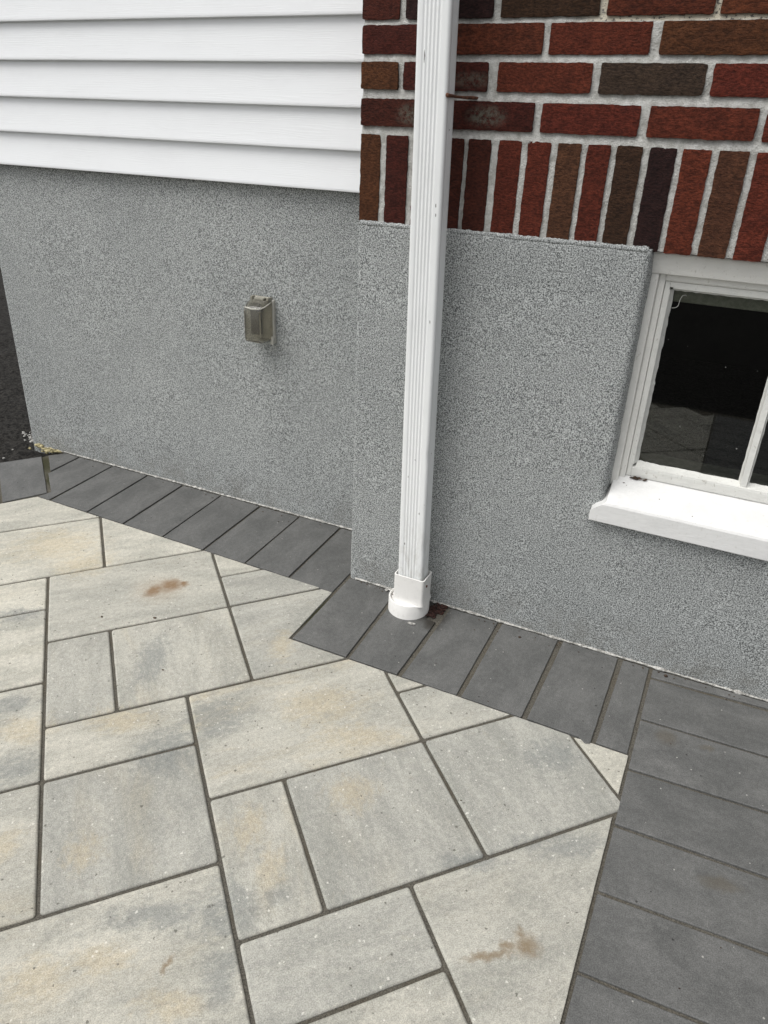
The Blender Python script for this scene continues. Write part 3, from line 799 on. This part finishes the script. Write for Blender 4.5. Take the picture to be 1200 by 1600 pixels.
for k, (z0, z1, lst) in enumerate(ROWS):
    x = lst[-1][1]+.014
    while x < XR-.05: lst.append((x, min(x+.2, XR), rb.choice(pal))); x += .214
for k in range(18):
    z0 = 1.4587+.0665*(k+1); lst = []; x = -.9115+(0 if k % 2 else -.11)
    while x < XR-.05:
        a = max(x, -.9115); lst.append((a, min(x+.2, XR), rb.choice(pal))); x += .214
    ROWS.append((z0, z0+.0565, lst))
def build_brick_wall():
    bm = bmesh.new(); cl = bm.loops.layers.float_color.new('clay')
    YF, YM = .0105, .0150
    def brick(x0, x1, z0, z1, c, seed):
        near = z0 < 1.55 and x0 < .4
        st = .006 if near else .03
        nx_, nz_ = max(2, round((x1-x0)/st)), max(2, round((z1-z0)/st))
        sk = (rb.uniform(-.0012, .0012), rb.uniform(-.0012, .0012))
        yo = rb.uniform(-.0015, .0012)
        V = {}
        for i in range(nx_+1):
            for j in range(nz_+1):
                s, t = i/nx_, j/nz_; x = x0+(x1-x0)*s; z = z0+(z1-z0)*t
                ex, ez = min(s, 1-s)*(x1-x0), min(t, 1-t)*(z1-z0)
                if near:
                    if i in (0, nx_): x += .0014*nz(seed, z, i, 45)+.0011*nz(seed, z, i, 170)
                    if j in (0, nz_): z += .0014*nz(x, seed, j, 40)+.0011*nz(x, seed, j, 170)
                    # rounded corners
                    cr = .005
                    if ex < cr*1.01 and ez < cr*1.01:
                        x += (.0009 if s < .5 else -.0009); z += (.0009 if t < .5 else -.0009)
                edge = min(ex, ez)
                y = YF+yo + (.0007 if edge < 1e-6 else 0) + .0011*nz(x, seed, z, 60) + .0008*nz(x, seed, z, 150) + sk[0]*s + sk[1]*t
                V[i, j] = bm.verts.new((x, y, z))
        fs = []
        for i in range(nx_):
            for j in range(nz_): fs.append(bm.faces.new((V[i, j], V[i+1, j], V[i+1, j+1], V[i, j+1])))
        ring = [V[i, 0] for i in range(nx_)]+[V[nx_, j] for j in range(nz_)]+[V[i, nz_] for i in range(nx_, 0, -1)]+[V[0, j] for j in range(nz_, 0, -1)]
        dep = .245 if x0 < -.90 else .03
        back = [bm.verts.new((v.co.x, YF+dep, v.co.z)) for v in ring]; n = len(ring)
        for i in range(n):
            j = (i+1) % n; fs.append(bm.faces.new((ring[j], ring[i], back[i], back[j])))
        v = rb.uniform(.88, 1.12); cc = (c[0]*v, c[1]*v*rb.uniform(.92, 1.1), c[2]*v, 1)
        for f in fs:
            f.smooth = True
            for l in f.loops: l[cl] = cc
        for a_, b_ in zip(ring, ring[1:]+ring[:1]):
            e_ = bm.edges.get((a_, b_))
            if e_: e_.smooth = False
    k = 0
    for z0, z1, lst in ROWS:
        for a, b, c in lst: k += 1; brick(a, b, z0, z1, c, k*1.37)
    for a, b, c in SOLD: k += 1; brick(a, b, 1.0315, 1.2318, c, k*1.37)
    nb = len(bm.faces)
    # mortar body: a fine sheet near the picture, plain behind
    xs = frange(-.9085, .45, .009)+frange(.45, XR, .1)[1:]; beds = sorted([(r0[1], r1[0]) for r0, r1 in zip(sorted(ROWS), sorted(ROWS)[1:])]+[(1.2318, 1.2495)])
    zs = frange(1.0335, 1.2300, .008)
    for za_, zb_ in beds: zs += [za_-.0030, za_+.0004, za_+.0030, (za_+zb_)/2, zb_-.0025, zb_+.0030, (zb_+.028)]
    zs = sorted(z_ for z_ in zs if z_ < 2.69)
    def struck(z_):
        for za_, zb_ in beds:
            if za_-.0035 < z_ < zb_+.0035: return -.0018+.0042*max(0, min(1, (z_-za_)/(zb_-za_)))
        return 0.0
    rows = [[(x, YM+struck(z)+.0016*nz(x, 1, z, 40)+.0012*nz(x, 4, z, 120), z+.0012*nz(x, 7, z, 90)) for x in xs] for z in zs]
    rows = [[(-.9085, .26, r_[0][2])]+r_ for r_ in rows]
    vr = loft(bm, rows, closed=False, mat=1)
    bm.faces.ensure_lookup_table()
    for f in bm.faces[nb:]:
        f.smooth = True
    bm.verts.ensure_lookup_table()
    return part('brick_wall', bm, [M_BRICK, M_MORTAR])
# colour layer helper: bmesh float colours
def _build():
    return build_brick_wall()
brick_wall = _build()
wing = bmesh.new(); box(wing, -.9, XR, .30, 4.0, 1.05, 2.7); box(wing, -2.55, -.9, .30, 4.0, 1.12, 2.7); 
shell = part('inner_wall', wing, M_UNLIT)
rf = bmesh.new(); box(rf, -2.56, XR, .02, 4.0, 2.702, 2.75); part('light_seal_slab', rf, M_SHELL)  # unseen slab added over the house to keep daylight out of the interior

# ---- siding
def build_siding():
    bm = bmesh.new(); prof = []
    Y0 = .2245; z = 1.0865
    for k in range(17):
        zb = z+.1030*k if k else z
        zt = z+.1030*(k+1)
        prof += [(Y0+.022, zb+.0065 if k else zb-.001), (Y0+.0035, zb+.0005), (Y0+.0010, zb-.0008), (Y0-.0010, zb+.0003), (Y0-.0016, zb+.0030), (Y0-.0006, zb+.0085)]
        prof += [(Y0+.0155*t, zb+(zt-zb+.010)*t) for t in (.3, .65, 1.0)]
    xs = frange(-2.565, -.918, .05)
    rows = [[(x, y+.0007*nz(x, 2, zz, 1.6), zz+.0012*nz(x, 5, 0, .9)) for y, zz in prof] for x in xs]
    loft(bm, rows, closed=False)
    bmesh.ops.recalc_face_normals(bm, faces=bm.faces)
    return part('siding', bm, M_SIDING, smooth=True, angle=35)
siding = build_siding()

# ---- basement window
def build_window():
    zt, zb = 1.0265, .470
    bm = bmesh.new()
    CX0, CX1 = -.1985, .659
    for xa, xb in ((CX0, -.1795), (.640, CX1)): box(bm, xa, xb, .045, .14, zb, .985, .0025)
    for xa, xb in ((-.1795, -.1650), (.6255, .640)): box(bm, xa, xb, .0575, .14, zb, .9845, .002)
    # head: slightly sloped flat casing with a stop below
    loft(bm, [[(xx, .030, zt+.004), (xx, .030, zt), (xx, .041, .986), (xx, .047, .9845), (xx, .14, .9845), (xx, .14, zt+.004)] for xx in (CX0+.0005, CX1-.0005)])
    loft(bm, [[(xx, .0565, .984), (xx, .0570, .972), (xx, .0600, .9690), (xx, .0700, .9690), (xx, .14, .9690), (xx, .14, .984)] for xx in (-.1650, .6255)])
    bmesh.ops.recalc_face_normals(bm, faces=bm.faces)
    frame = part('window', bm, M_PAINT)
    def sub(name, b, m, **kw):
        o = link(name, b, m, **kw); o.parent = frame; o.matrix_parent_inverse = frame.matrix_parent_inverse.inverted() @ frame.matrix_parent_inverse
        return o
    # sash with bevelled, slightly wavy putty edges
    GZ0, GZ1 = .531, .9465; YG = .086
    panes = [(-.1440, .0890), (.1135, .3465), (.3710, .6040)]
    bm = bmesh.new()
    def putty(xa, za, xb, zb_, outward, yf=.0625, wf=.0):
        """a strip from (xa,za) to (xb,zb_) on the glass edge; outward = direction away from the pane"""
        N = max(2, int((abs(xb-xa)+abs(zb_-za))/.008)); rows = []
        for i in range(N+1):
            s = i/N; x, z_ = xa+(xb-xa)*s, za+(zb_-za)*s; w = .0022*nz(x, 3, z_, 40)+.0014*nz(x, 9, z_, 120)
            o = outward
            rows.append([(x-o[0]*w, YG-.0005, z_-o[1]*w), (x+o[0]*.004-o[0]*w*.6, YG-.010, z_+o[1]*.004-o[1]*w*.6), (x+o[0]*.0075, yf+.0005+w*.2, z_+o[1]*.0075), (x+o[0]*.011, yf, z_+o[1]*.011)])
        loft(bm, rows, closed=False)
    XA, XB = -.1645, .625
    box(bm, XA, -.1530, .0620, .10, .4955, .9685, .002); box(bm, .6130, XB, .0620, .10, .4955, .9685, .002)
    box(bm, -.1535, .6135, .0622, .10, .9560, .9683, .002)
    box(bm, -.1535, .6135, .0612, .10, .4950, .5215, .003)
    for xa, xb in panes[:1]: putty(xa, GZ0-.004, xa, GZ1+.004, (-1, 0))
    putty(panes[2][1], GZ0-.004, panes[2][1], GZ1+.004, (1, 0))
    putty(panes[0][0]-.002, GZ1, panes[2][1]+.002, GZ1, (0, 1)); putty(panes[0][0]-.002, GZ0, panes[2][1]+.002, GZ0, (0, -1), .0615)
    bmesh.ops.recalc_face_normals(bm, faces=bm.faces)
    sub('sash', bm, M_SASH)
    for k in (0, 1):
        xa, xb = panes[k][1], panes[k+1][0]; bm = bmesh.new(); N = 56; rings = []
        for i in range(N+1):
            z_ = .5235+(.9535-.5235)*i/N; w0 = .0012*nz(k, 1, z_, 45)+.0008*nz(k, 2, z_, 130); w1 = .0012*nz(k, 5, z_, 45)
            m_ = (xa+xb)/2
            rings.append([(xa-w0, YG, z_), (xa+.003-w0, YG-.006, z_), (m_-.0065, .0645, z_), (m_+.0065, .0645, z_), (xb-.003+w1, YG-.006, z_), (xb+w1, YG, z_), (xb-.004, .10, z_), (xa+.004, .10, z_)])
        loft(bm, rings); bmesh.ops.recalc_face_normals(bm, faces=bm.faces)
        sub('muntin', bm, M_SASH)
    for xa, xb in panes:
        bm = bmesh.new(); box(bm, xa-.003, xb+.003, YG+.0005, YG+.0035, GZ0-.003, GZ1+.003); sub('pane', bm, M_GLASS)
    # inner stop above and ledge below, seen through the glass
    bm = bmesh.new(); box(bm, -.18, .64, .1005, .135, .9200, .9840, .002); box(bm, -.18, .64, .1005, .175, .470, .5255, .004)
    sub('inner_stop', bm, M_PUTTY)
    # sill
    bm = bmesh.new(); rings = []
    sec = [(.12, .3915), (.012, .3915), (-.020, .3905), (-.0225, .3930), (-.0220, .4395), (-.0195, .4450), (-.0150, .4475), (.064, .4945), (.12, .4990)]
    stn = [(-.2235, .4160), (-.2225, .4185), (-.2140, .4275), (-.1960, .4415), (-.1920, .4460), (-.1900, .60)]+[(x_, .6) for x_ in frange(-.17, .66, .02)]+[(.672, .445), (.685, .425)]
    for x_, lim in stn:
        wv = .0006*nz(x_, 1, 0, 30)
        rings.append([(x_, y_, min(z_, lim+max(0, y_)*.35)+wv*(1 if z_ > .43 else .5)) for y_, z_ in sec])
    loft(bm, rings); bmesh.ops.recalc_face_normals(bm, faces=bm.faces)
    sub('sill', bm, M_SILL, smooth=True, angle=22)
    return frame
window = build_window()
# basement room behind the window
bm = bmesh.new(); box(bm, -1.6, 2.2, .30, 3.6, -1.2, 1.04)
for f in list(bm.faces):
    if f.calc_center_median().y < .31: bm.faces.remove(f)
bm2 = bm; bmesh.ops.reverse_faces(bm2, faces=bm2.faces); part('basement_room', bm2, M_UNLIT)
bm = bmesh.new(); box(bm, XR-.01, XR, .03, 4.0, -.1, 2.70); box(bm, -2.55, XR-.012, 3.99, 4.0, -.1, 2.70); part('outer_wall', bm, M_SHELL)

# ------------------------------------------------------------------ downspout
DX0, DSL = -.6675, -.0212                      # centre line leans to the left going up
def dcx(z): return DX0+DSL*(z-.13)
ds = empty('downspout', (-.677, -.062, zg(-.062)), 'ribbed white downspout leaning in front of the brick and ending in a round drain cap', 'downspout')
def dpart(name, bm, m, parent=None, **kw):
    o = link(name, bm, m, **kw)
    if parent is None: o.parent = ds; o.matrix_parent_inverse = Matrix.Translation(-ds.location)
    else: o.parent = parent
    return o
def pipe_profile():
    W, Dp, R_ = .0375, .0255, .0075; pts = []
    N = 56
    for i in range(N+1):                        # front face, ribs
        x = -(W-R_)+2*(W-R_)*i/N; s = (x+.024)/.043; y = -Dp
        if 0 < s < 1: y += .0013*(1-math.cos(2*math.pi*s*5))*.75
        pts.append((x, y))
    for k in range(1, 7): a = -math.pi/2+k*math.pi/12; pts.append((W-R_+R_*math.cos(a), -Dp+R_+R_*math.sin(a)))
    for i in range(1, 24):
        y = -(Dp-R_)+2*(Dp-R_)*i/24; s = (y+.013)/.026; x = W
        if 0 < s < 1: x -= .0012*(1-math.cos(2*math.pi*s*3))*.6
        pts.append((x, y))
    for k in range(0, 7): a = k*math.pi/12; pts.append((W-R_+R_*math.cos(a), Dp-R_+R_*math.sin(a)))
    for k in range(0, 7): a = math.pi/2+k*math.pi/12; pts.append((-W+R_+R_*math.cos(a), Dp-R_+R_*math.sin(a)))
    for i in range(1, 24):
        y = (Dp-R_)-2*(Dp-R_)*i/24; s = (y+.013)/.026; x = -W
        if 0 < s < 1: x += .0012*(1-math.cos(2*math.pi*s*3))*.6
        pts.append((x, y))
    for k in range(0, 6): a = math.pi+k*math.pi/12; pts.append((-W+R_+R_*math.cos(a), -Dp+R_+R_*math.sin(a)))
    return pts
prof = pipe_profile(); bm = bmesh.new(); rings = []
for z in frange(.055, 2.66, .03):
    k = .0009*nz(z, 1, 2, 3.0)
    dent = .0025*math.exp(-((z-.498)/.010)**2)+.002*math.exp(-((z-.24)/.008)**2)
    rings.append([(dcx(z)+x_+k-(dent if x_ > .03 and y_ < 0 else 0), -.0695+y_+k*.6, z) for x_, y_ in prof])
loft(bm, rings); bmesh.ops.recalc_face_normals(bm, faces=bm.faces)
pipe = dpart('pipe', bm, M_PIPE, smooth=True, angle=60)
# square to round adapter
def rrect(cx, cy, z, w, d, rad, n=6):
    out = []
    for qx, qy, a0 in ((1, 1, 0), (-1, 1, 90), (-1, -1, 180), (1, -1, 270)):
        for k in range(n+1):
            a = math.radians(a0+90*k/n); out.append((cx+qx*(w-rad)+rad*math.cos(a), cy+qy*(d-rad)+rad*math.sin(a), z))
    return out
bm = bmesh.new(); DC = (-.677, -.0625); ax_, ay_ = -.6665, -.0695
n_ = 28
rings = [circle(DC[0], DC[1], .0375, .0525, 28)]
def to_ring(r_): # start angle matches circle (first point on +x side)
    return r_
sq = lambda z, w, d, rad: rrect(ax_, ay_, z, w, d, rad, 6)
circ = [(DC[0]+.0525*math.cos(a), DC[1]+.0525*math.sin(a), .0325) for a in [math.radians(q*90+90*k/6) for q in range(4) for k in range(7)]]
circ0 = [(p_[0], p_[1], .010) for p_ in circ]
circ2 = [(DC[0]+(p_[0]-DC[0])*.96, DC[1]+(p_[1]-DC[1])*.96, .0345) for p_ in circ]
rings = [circ0, circ, circ2, sq(.0395, .0490, .0350, .009), sq(.052, .0465, .0332, .008), sq(.066, .0455, .0325, .007), sq(.1245, .0460, .0330, .007), sq(.1250, .0432, .0302, .006), sq(.080, .0425, .0295, .006)]
loft(bm, rings, cap0=True, cap1=True); bmesh.ops.recalc_face_normals(bm, faces=bm.faces)
adapter = dpart('adapter', bm, M_PVC, smooth=True, angle=35)
for px_, py_, pz_, nx_, ny_ in ((ax_+.0462, -.078, .098, 1, 0),):
    bm = bmesh.new(); tube(bm, [(px_-.002, py_, pz_), (px_+.0012, py_, pz_), (px_+.0020, py_, pz_)], [.0040, .0040, .0028], 12)
    dpart('screw', bm, M_RUST, adapter).matrix_parent_inverse = Matrix.Identity(4)
bm = bmesh.new(); R1, R2 = .0600, .0548
loft(bm, [circle(*DC, -.05, R1), circle(*DC, .0375, R1), circle(*DC, .0395, R1-.0012), circle(*DC, .0398, R2+.001), circle(*DC, .038, R2), circle(*DC, .006, R2)], cap0=False, cap1=False)
bmesh.ops.recalc_face_normals(bm, faces=bm.faces)
collar = dpart('drain_collar', bm, M_PVC, smooth=True, angle=40)
bm = bmesh.new(); rn = random.Random(3)
for k in range(16):
    a = math.radians(rn.uniform(190, 350)); q = rn.uniform(.036, .051)
    lump(bm, (DC[0]+q*math.cos(a), DC[1]+q*math.sin(a), .0355+rn.uniform(0, .001)), (rn.uniform(.0012, .0035), rn.uniform(.0012, .0025), .0011), k, 1)
dirt = dpart('dirt_flecks', bm, M_LEAF, adapter); dirt['kind'] = 'stuff'
# rusty strap that ties the pipe to the mortar joint
zz = 1.3105; xr = dcx(zz)+.0375
bm = bmesh.new(); pts = [(xr+.0005, -.0945, zz+.001), (xr+.0030, -.086, zz), (xr+.0035, -.065, zz+.0005), (xr+.0035, -.045, zz), (xr+.006, -.022, zz+.0004), (xr+.014, -.004, zz+.0008), (xr+.022, .006, zz+.001), (xr+.030, .017, zz+.001)]
tube(bm, pts, [.0042, .0038, .0030, .0028, .0030, .0034, .0036, .003], 8)
dpart('strap', bm, M_RUST, smooth=True)

# ------------------------------------------------------------------ outlet with an in-use cover on the left wall
OX, OZ, OY = -1.364, .6935, .254
out = empty('outlet_cover', (OX, OY, OZ-.07), 'smoky translucent weatherproof outlet cover on the left stucco wall', 'outlet cover')
def opart(name, b, m, parent=None, **kw):
    o = link(name, b, m, **kw)
    if parent is None: o.parent = out; o.matrix_parent_inverse = Matrix.Translation(-out.location)
    else: o.parent = parent
    return o
bm = bmesh.new(); box(bm, OX-.041, OX+.041, OY-.013, OY+.004, OZ-.066, OZ+.062, .004, 3)
base = opart('base_plate', bm, M_PLASTIC)
bm = bmesh.new(); box(bm, OX-.034, OX-.006, OY-.034, OY-.012, OZ-.050, OZ+.042, .003)
opart('receptacle', bm, M_SOCKET)
# bubble: rounded hood, front face bulging, top sloping forward
bm = bmesh.new()
def hood(y, w0, z0, z1, rad, sag=0.0):
    pts = rrect(0, 0, 0, w0, (z1-z0)/2, rad, 5)
    return [(OX+p_[0], y, (z0+z1)/2+p_[1]+sag*(1-(p_[0]/w0)**2)) for p_ in pts]
Z0, Z1 = OZ-.066, OZ+.066
rings = [hood(OY-.0135, .0370, Z0+.002, Z1-.004, .010), hood(OY-.030, .0365, Z0+.001, Z1-.004, .010), hood(OY-.050, .0350, Z0, Z1-.010, .010), hood(OY-.064, .0330, Z0, Z1-.020, .010),
         hood(OY-.070, .0310, Z0+.002, Z1-.026, .009), hood(OY-.0725, .0270, Z0+.006, Z1-.031, .008)]
inner = [hood(OY-.0695, .0250, Z0+.008, Z1-.034, .007), hood(OY-.060, .0300, Z0+.004, Z1-.026, .008), hood(OY-.030, .0335, Z0+.004, Z1-.008, .009), hood(OY-.0140, .0340, Z0+.005, Z1-.008, .009)]
loft(bm, rings, cap0=False, cap1=True)
bmesh.ops.recalc_face_normals(bm, faces=bm.faces)
k0 = len(bm.faces)
b2_ = bmesh.new(); loft(b2_, inner[::-1], cap0=False, cap1=True); bmesh.ops.recalc_face_normals(b2_, faces=b2_.faces); bmesh.ops.reverse_faces(b2_, faces=b2_.faces)
tmp = bpy.data.meshes.new('tmp'); b2_.to_mesh(tmp); b2_.free(); bm.from_mesh(tmp); bpy.data.meshes.remove(tmp)
lid = opart('cover_lid', bm, M_SMOKE, smooth=True, angle=30)
# pale tube painting in the lid's bright edge line, hinge pins above, latch below right
bm = bmesh.new(); tube(bm, [(OX-.036, OY-.058, Z1-.026), (OX-.028, OY-.066, Z1-.0245), (OX, OY-.072, Z1-.0265), (OX+.028, OY-.066, Z1-.0245), (OX+.0365, OY-.050, Z1-.018), (OX+.037, OY-.02, Z1-.010)], .0022, 8)
o_ = opart('lid_bright_line', bm, M_EDGE_LINE, lid, smooth=True); o_.matrix_parent_inverse = Matrix.Identity(4)
bm = bmesh.new(); tube(bm, [(OX-.030, OY-.012, Z1-.001), (OX+.030, OY-.012, Z1-.001)], .0050, 12); box(bm, OX-.018, OX+.018, OY-.034, OY-.006, Z1-.006, Z1+.002, .002); box(bm, OX-.034, OX-.026, OY-.030, OY-.004, Z1-.010, Z1+.004, .0015); box(bm, OX+.026, OX+.034, OY-.030, OY-.004, Z1-.010, Z1+.004, .0015)
opart('hinge', bm, M_SMOKE2, smooth=True, angle=40)
bm = bmesh.new(); box(bm, OX+.034, OX+.0445, OY-.024, OY-.004, OZ-.074, OZ-.050, .003); tube(bm, [(OX+.0392, OY-.026, OZ-.070), (OX+.0392, OY-.004, OZ-.070)], .0052, 12)
opart('latch', bm, M_PLASTIC, smooth=True, angle=40)

# ------------------------------------------------------------------ small scraps
def scrap(name, lumps, mat, label, cat, group=None, kind=None, sub=2):
    bm = bmesh.new()
    for c, s_, sd in lumps: lump(bm, c, s_, sd, sub)
    return tag(link(name, bm, mat, smooth=True), label, cat, group, kind)
rn = random.Random(8)
# yellowed scrap at the wall corner
scrap('foam_scrap', [((-2.425+.030*math.cos(k*2.4)*(.4+.07*k)-.008*k*(k%2), .226+.016*math.sin(k*1.9), .010+.004*(k%3)), (.008+.007*((k*7)%3), .005+.003*(k%3), .003+.0018*(k%2)), k) for k in range(13)], M_FOAM,
      'crumbly yellow scrap of foam between black soil and left wall corner', 'scrap', sub=3)
# plaster crumbs spilling onto the soil
ls = []
for k in range(34):
    t = rn.random()**1.3; x = -2.545-.14*t+rn.gauss(0, .010); y = .262+.065*t+rn.gauss(0, .014); q = rn.uniform(.003, .011)*(1.15-.6*t)
    ls.append(((x, y, zg(y)-.004+rn.uniform(0, .006)), (q, q*.9, q*.6), k+3))
for k in range(30):
    x = rn.uniform(-2.545, -2.40); y = .249+rn.gauss(0, .003); q = rn.uniform(.003, .007)
    ls.append(((x, y, .006+rn.uniform(0, .006)), (q*1.5, q*.8, q*.7), k+60))
for x, y, q in ((-2.74, .36, .008), (-2.70, .33, .006), (-2.575, .12, .006), (-2.62, .20, .004)):
    ls.append(((x, y, -.012), (q, q, q*.7), x*9))
scrap('plaster_crumbs', ls, M_PLASTER, 'white plaster crumbs spilled on black soil at the left wall corner', 'crumbs', kind='stuff', sub=1)
# bark mulch behind the drain
ls = []
for k in range(240):
    x = rn.uniform(-.618, -.578); y = rn.uniform(-.075, -.004)
    if x > -.592 and y < -.045: continue
    q = rn.uniform(.0016, .0042); ls.append(((x, y, zg(y)-.004+rn.uniform(0, .006)), (q*rn.uniform(.8, 2.2), q*rn.uniform(.6, 1.2), q*.6), k*1.3))
scrap('bark_mulch', ls, M_MULCH, 'red brown bark mulch behind the round drain against the stucco', 'mulch', kind='stuff', sub=1)
scrap('paint_flake', [((-.640, -.1305, zg(-.13)+.002), (.0095, .005, .0028), 5), ((-.632, -.1285, zg(-.13)+.0022), (.006, .004, .003), 8)], M_PLASTER, 'white flake lying right in front of the round drain', 'flake')
scrap('plaster_flake', [((-.752, -.012, .003), (.020, .005, .003), 2), ((-.771, -.016, .0025), (.006, .008, .003), 6), ((-.735, -.010, .003), (.012, .006, .004), 9)], M_PLASTER, 'white plaster flake on the dark paver left of the round drain', 'flake')
# litter on the sill corner
ls = [((rn.uniform(-.150, -.112), .0575+rn.uniform(-.003, .002), .4945+rn.uniform(-.001, .004)), (rn.uniform(.003, .009), .0022, .002), k) for k in range(12)]
ls += [((-.163, .043, .4815), (.0035, .002, .0015), 3), ((-.1555, .038, .4785), (.002, .0015, .001), 5), ((-.072, .02, .4683), (.0018, .0013, .001), 6), ((.01, -.005, .454), (.0016, .0012, .0009), 7)]
scrap('leaf_litter', ls, M_LEAF, 'dark dry leaf litter in the left corner of the window sill', 'litter', kind='stuff', sub=1)
bm = bmesh.new(); pts = []
for k in range(25):
    t = k/24; pts.append((-.1425+.022*t+.004*math.sin(t*5), .0835-.001*t, .9085+.030*t**1.3-.004*math.sin(t*3)))
pts += [(-.118, .0826, .9400), (-.1165, .0826, .9375)]
tube(bm, pts, .0006, 6)
tag(link('string', bm, M_PAINT, smooth=True), 'thin curled white string in the top left corner of the window pane', 'string')

# loose grit lying on the paving and in the joints
rg = random.Random(21); ls = []
def grit(x, y, q, k): ls.append(((x, y, zg(y)+.0004), (q*rg.uniform(.8, 1.9), q, q*.6), k))
for k in range(70):
    grit(rg.uniform(-.88, .28), -.004-abs(rg.gauss(0, .018)), rg.uniform(.0007, .0022), k)
    grit(rg.uniform(-2.3, -.93), .243-abs(rg.gauss(0, .018)), rg.uniform(.0007, .0022), k+.5)
for k in range(60): grit(rg.uniform(-1.7, .3), rg.uniform(-1.25, -.05), rg.uniform(.0006, .0016), k*.7)
for x, y, q in ((-1.300, -.440, .0035), (-1.135, -.600, .003), (-.345, -.045, .0042), (.045, -.022, .005), (-1.436, -.505, .0038)): grit(x, y, q, x*7)
scrap('grit', ls, M_LEAF, 'scattered dark grit and leaf specks on the paving', 'grit', kind='stuff', sub=1)
